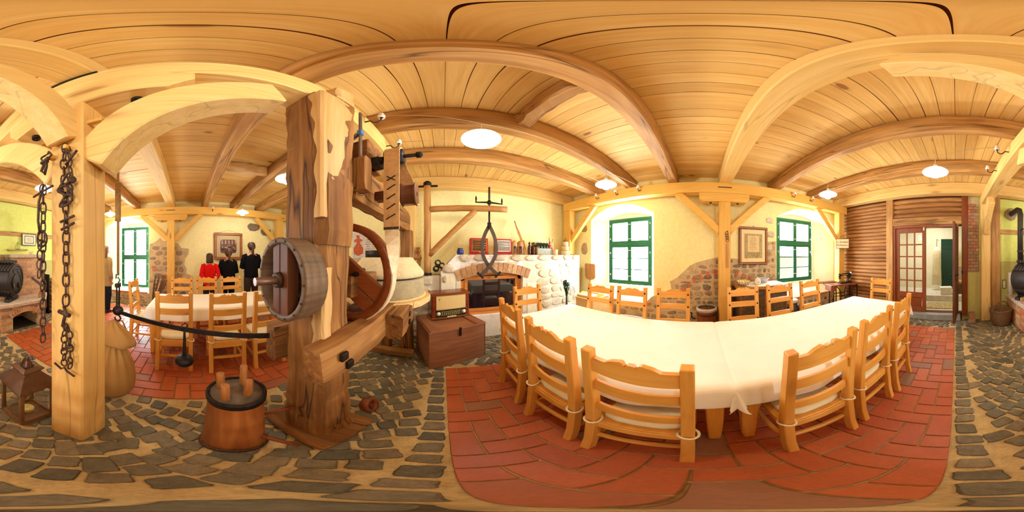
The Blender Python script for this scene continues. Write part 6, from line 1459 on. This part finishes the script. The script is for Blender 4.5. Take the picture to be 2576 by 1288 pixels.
# ================================================================ people
def person(lab, x, y, rz, H, top, top_c, leg_c, hair_c, hair_len, pose='back', hip_hem=.86, skin=S(206,150,118), bulk=1.0, shoe=S(30,26,24), grp=None):
    t = thing('person', lab, 'person', (x, y, 0), rz)
    k = H/1.75
    def skin_obj(name, verts, edges, mat, lv=2, roots=(0,)):
        me = bpy.data.meshes.new(name); me.from_pydata([Vector(v[:3])*k for v in verts], edges, []); me.materials.append(mat)
        o = bpy.data.objects.new(name, me); col.objects.link(o); o.parent = t
        sk = o.modifiers.new('skin', 'SKIN'); sk.use_smooth_shade = True
        layer = me.skin_vertices[0] if me.skin_vertices else None
        if layer is None:
            bpy.context.view_layer.objects.active = o
            me.skin_vertices  # created by the modifier on demand
        if not me.skin_vertices:
            with bpy.context.temp_override(object=o, active_object=o): bpy.ops.mesh.customdata_skin_add()
        for i, v in enumerate(verts):
            d = me.skin_vertices[0].data[i]; rx = v[3]; ry = v[4] if len(v) > 4 else v[3]; d.radius = (rx*k, ry*k); d.use_root = i in roots
        sb = o.modifiers.new('sub', 'SUBSURF'); sb.levels = lv; sb.render_levels = lv
        for p in me.polygons: p.use_smooth = True
        return o
    if pose == 'back': EL, WR = (.25,-.08,1.16), (.09,-.19,.98)
    elif pose == 'front': EL, WR = (.25,-.0,1.15), (.10,.2,1.12)
    else: EL, WR = (.235,-.03,1.16), (.22,.03,.92)
    SKM = plain('skin_'+str(round(x,2)), skin, .5, nz=.03)
    v = [(0,0,.96,.13,.1),(0,.0,1.12,.12,.09),(0,0,1.3,.15,.1),(0,-.01,1.43,.1,.07),(0,-.012,1.49,.05,.05),(0,.0,1.56,.052,.055),(0,.012,1.62,.07,.085),(0,.005,1.68,.076,.092),(0,0,1.73,.05,.06)]
    e = [(i, i+1) for i in range(8)]
    hx = []
    for s in (-1, 1):
        n = len(v); v += [(.15*s,-.005,1.42,.055),(EL[0]*s,EL[1],EL[2],.042),(WR[0]*s,WR[1],WR[2],.028),(WR[0]*s+(-.03*s if pose == 'back' else 0),WR[1]+(.0 if pose == 'back' else .02),WR[2]-.05,.034,.018)]
        e += [(3,n),(n,n+1),(n+1,n+2),(n+2,n+3)]
        n2 = len(v); v += [(.095*s,0,.88,.085),(.1*s,.02,.5,.058),(.1*s,-.02,.1,.04),(.11*s,.04,.04,.042),(.115*s,.14,.03,.035)]
        e += [(0,n2),(n2,n2+1),(n2+1,n2+2),(n2+2,n2+3),(n2+3,n2+4)]
        hx.append(n+3)
    roots = [0]
    nv = len(v); v += [(0,.08,1.62,.02),(0,.112,1.605,.012)]; e += [(nv, nv+1)]; roots.append(nv)       # nose
    for s in (-1, 1):
        nv = len(v); v += [(.068*s,0,1.645,.012,.02),(.085*s,-.005,1.63,.01,.018)]; e += [(nv, nv+1)]; roots.append(nv)   # ears
    for hi, s in zip(hx, (-1, 1)):
        bx_, by_, bz_ = v[hi][0], v[hi][1], v[hi][2]
        for f in range(4):
            dx = (f-1.5)*.017; L_ = (.055,.07,.066,.05)[f]; nv = len(v)
            v += [(bx_+dx*.8,by_,bz_-.02,.0095),(bx_+dx*1.1,by_+.004,bz_-.02-L_*.6,.0088),(bx_+dx*1.1-.004*s,by_+.014,bz_-.02-L_*1.1,.0075)]; e += [(nv,nv+1),(nv+1,nv+2)]; roots.append(nv)
        nv = len(v); v += [(bx_-.02*s,by_+.01,bz_+.02,.011),(bx_-.042*s,by_+.02,bz_-.01,.0095),(bx_-.046*s,by_+.024,bz_-.035,.008)]; e += [(nv,nv+1),(nv+1,nv+2)]; roots.append(nv)
    skin_obj('body', v, e, SKM, 2, roots)
    for s in (-1, 1): MB().ball((.03*s*k,.083*k,1.65*k), .011*k, 10, 6).build('eye', PORC, t, world=False); MB().ball((.03*s*k,.092*k,1.65*k), .005*k, 8, 5).build('pupil', BLACK, t, world=False)
    MB().tube([(-.022*k,.083*k,1.575*k),(0,.09*k,1.573*k),(.022*k,.083*k,1.575*k)], .005*k, 6).build('mouth', plain('lip_'+str(round(x,2)), S(170,90,80), .5), t, world=False)
    # garments: trunk loft + sleeves
    TM = plain(top+'_cloth_'+str(round(x,2)), top_c, .9, spec=.15, nz=.06, scale=12, bmp=.1); LM = plain('trouser_cloth_'+str(round(x,2)), leg_c, .9, spec=.15, nz=.06)
    prof = [(hip_hem,.185,.125),(hip_hem+.01,.19,.13),(.98,.18,.13),(1.12,.172,.118),(1.28,.195,.13),(1.38,.19,.12),(1.44,.14,.095),(1.475,.07,.065),(1.5,.06,.058)]
    rings = [[(k*bulk*a*(math.cos(q))*(1+.015*math.sin(6*q+z*9)), k*bulk*b_*math.sin(q), z*k) for q in [2*PI*j/28 for j in range(28)]] for z, a, b_ in prof if z >= hip_hem]
    g = MB().loft(rings, smooth=True).build(top, TM, t, world=False); sb = g.modifiers.new('s','SUBSURF'); sb.levels = 1; sb.render_levels = 1
    MB().loft([[(k*a*math.cos(q), k*b_*math.sin(q), z*k) for q in [2*PI*j/24 for j in range(24)]] for z, a, b_ in ((.80,.15,.10),(.86,.172,.118),(.95,.165,.115),(1.04,.155,.105))], smooth=True).build('trouser_waist', LM, t, world=False)
    for s in (-1, 1):
        P_ = [Vector((.12*s,-.005,1.42)), Vector((.175*s,-.005,1.41)), Vector((.215*s,EL[1]*.5,1.3)), Vector((EL[0]*s,EL[1],EL[2])), Vector(((EL[0]+WR[0])/2*s,(EL[1]+WR[1])/2,(EL[2]+WR[2])/2)), Vector((WR[0]*s,WR[1],WR[2]+.01))]
        MB().tube([p*k for p in P_], [q*k*bulk for q in (.07,.072,.062,.056,.05,.04)], 14).build('sleeve', TM, t, world=False)
        MB().tube([Vector(p)*k for p in ((.085*s,0,.95),(.092*s,0,.82),(.1*s,.02,.5),(.102*s,-.01,.28),(.102*s,-.015,.09))], [q*k for q in (.09,.1,.078,.068,.066)], 16).build('trouser_leg', LM, t, world=False)
        sh = MB().loft([[(.105*s*k+w_*math.cos(q)*k, yy*k, (.045+h_*math.sin(q))*k if math.sin(q) > 0 else (.045+.04*math.sin(q))*k) for q in [2*PI*j/12 for j in range(12)]] for yy, w_, h_ in ((-.09,.02,.03),(-.07,.04,.06),(0,.045,.06),(.08,.048,.035),(.15,.042,.02),(.18,.015,.01))], smooth=True).build('shoe', plain('shoe_'+str(round(x,2))+str(s), shoe, .4), t, world=False)
    HM = plain('hair_'+str(round(x,2)), hair_c, .5, nz=.3, scale=60, bmp=.4)
    rings = []
    bz = 1.62-hair_len
    for z, a, b_, yo in ((1.775,.015,.015,-.01),(1.768,.055,.06,-.01),(1.742,.086,.094,-.012),(1.70,.1,.107,-.014),(1.66,.103,.107,-.018),(1.61,.1 if hair_len > .08 else .088,.09,-.034),(max(bz+.03,1.3),.108 if hair_len > .08 else .07,.07,-.035),(bz,.1 if hair_len > .08 else .05,.06,-.035)):
        rings.append([(k*a*math.cos(q), k*(yo+b_*math.sin(q)*(1 if math.sin(q) < 0 else (.95 if z > 1.69 else .15))), k*z) for q in [2*PI*j/20 for j in range(20)]])
    h = MB().loft(rings, smooth=True).build('hair', HM, t, world=False)
    return t, k, HM
person('child-sized person with brown bobbed hair in a bright red top, back turned', -3.93,.53,R(90),1.50,'red_top',S(214,18,12),S(36,34,44),S(72,44,24),.13,'back',.78)
t, k, HM = person('person with reddish-brown tied hair in loose black clothes, looking at the framed photograph', -3.95,1.0,R(92),1.60,'black_top',S(14,12,14),S(10,10,12),S(84,44,24),.05,'front',.9,bulk=1.12)
MB().tube([Vector(p)*k for p in ((0,-.1,1.66),(0,-.13,1.6),(.0,-.13,1.5),(.01,-.125,1.42))], [.03*k,.035*k,.03*k,.012*k], 10).build('ponytail', HM, t, world=False)
t, k, HM = person('tall person with brown ponytail in a black vest and dark trousers, rightmost at the wall', -3.85,1.58,R(88),1.78,'black_vest',S(14,14,20),S(58,46,40),S(74,44,26),.05,'front',.88)
MB().tube([Vector(p)*k for p in ((0,-.1,1.66),(0,-.135,1.6),(.0,-.13,1.5),(.01,-.125,1.40))], [.022*k,.03*k,.028*k,.01*k], 10).build('ponytail', HM, t, world=False)
person('visitor in a long khaki coat and dark trousers, half hidden behind the chain post', -3.62,-1.98,R(60),1.68,'khaki_coat',S(176,142,92),S(30,32,38),S(130,90,56),.18,'side',.72,bulk=1.1)
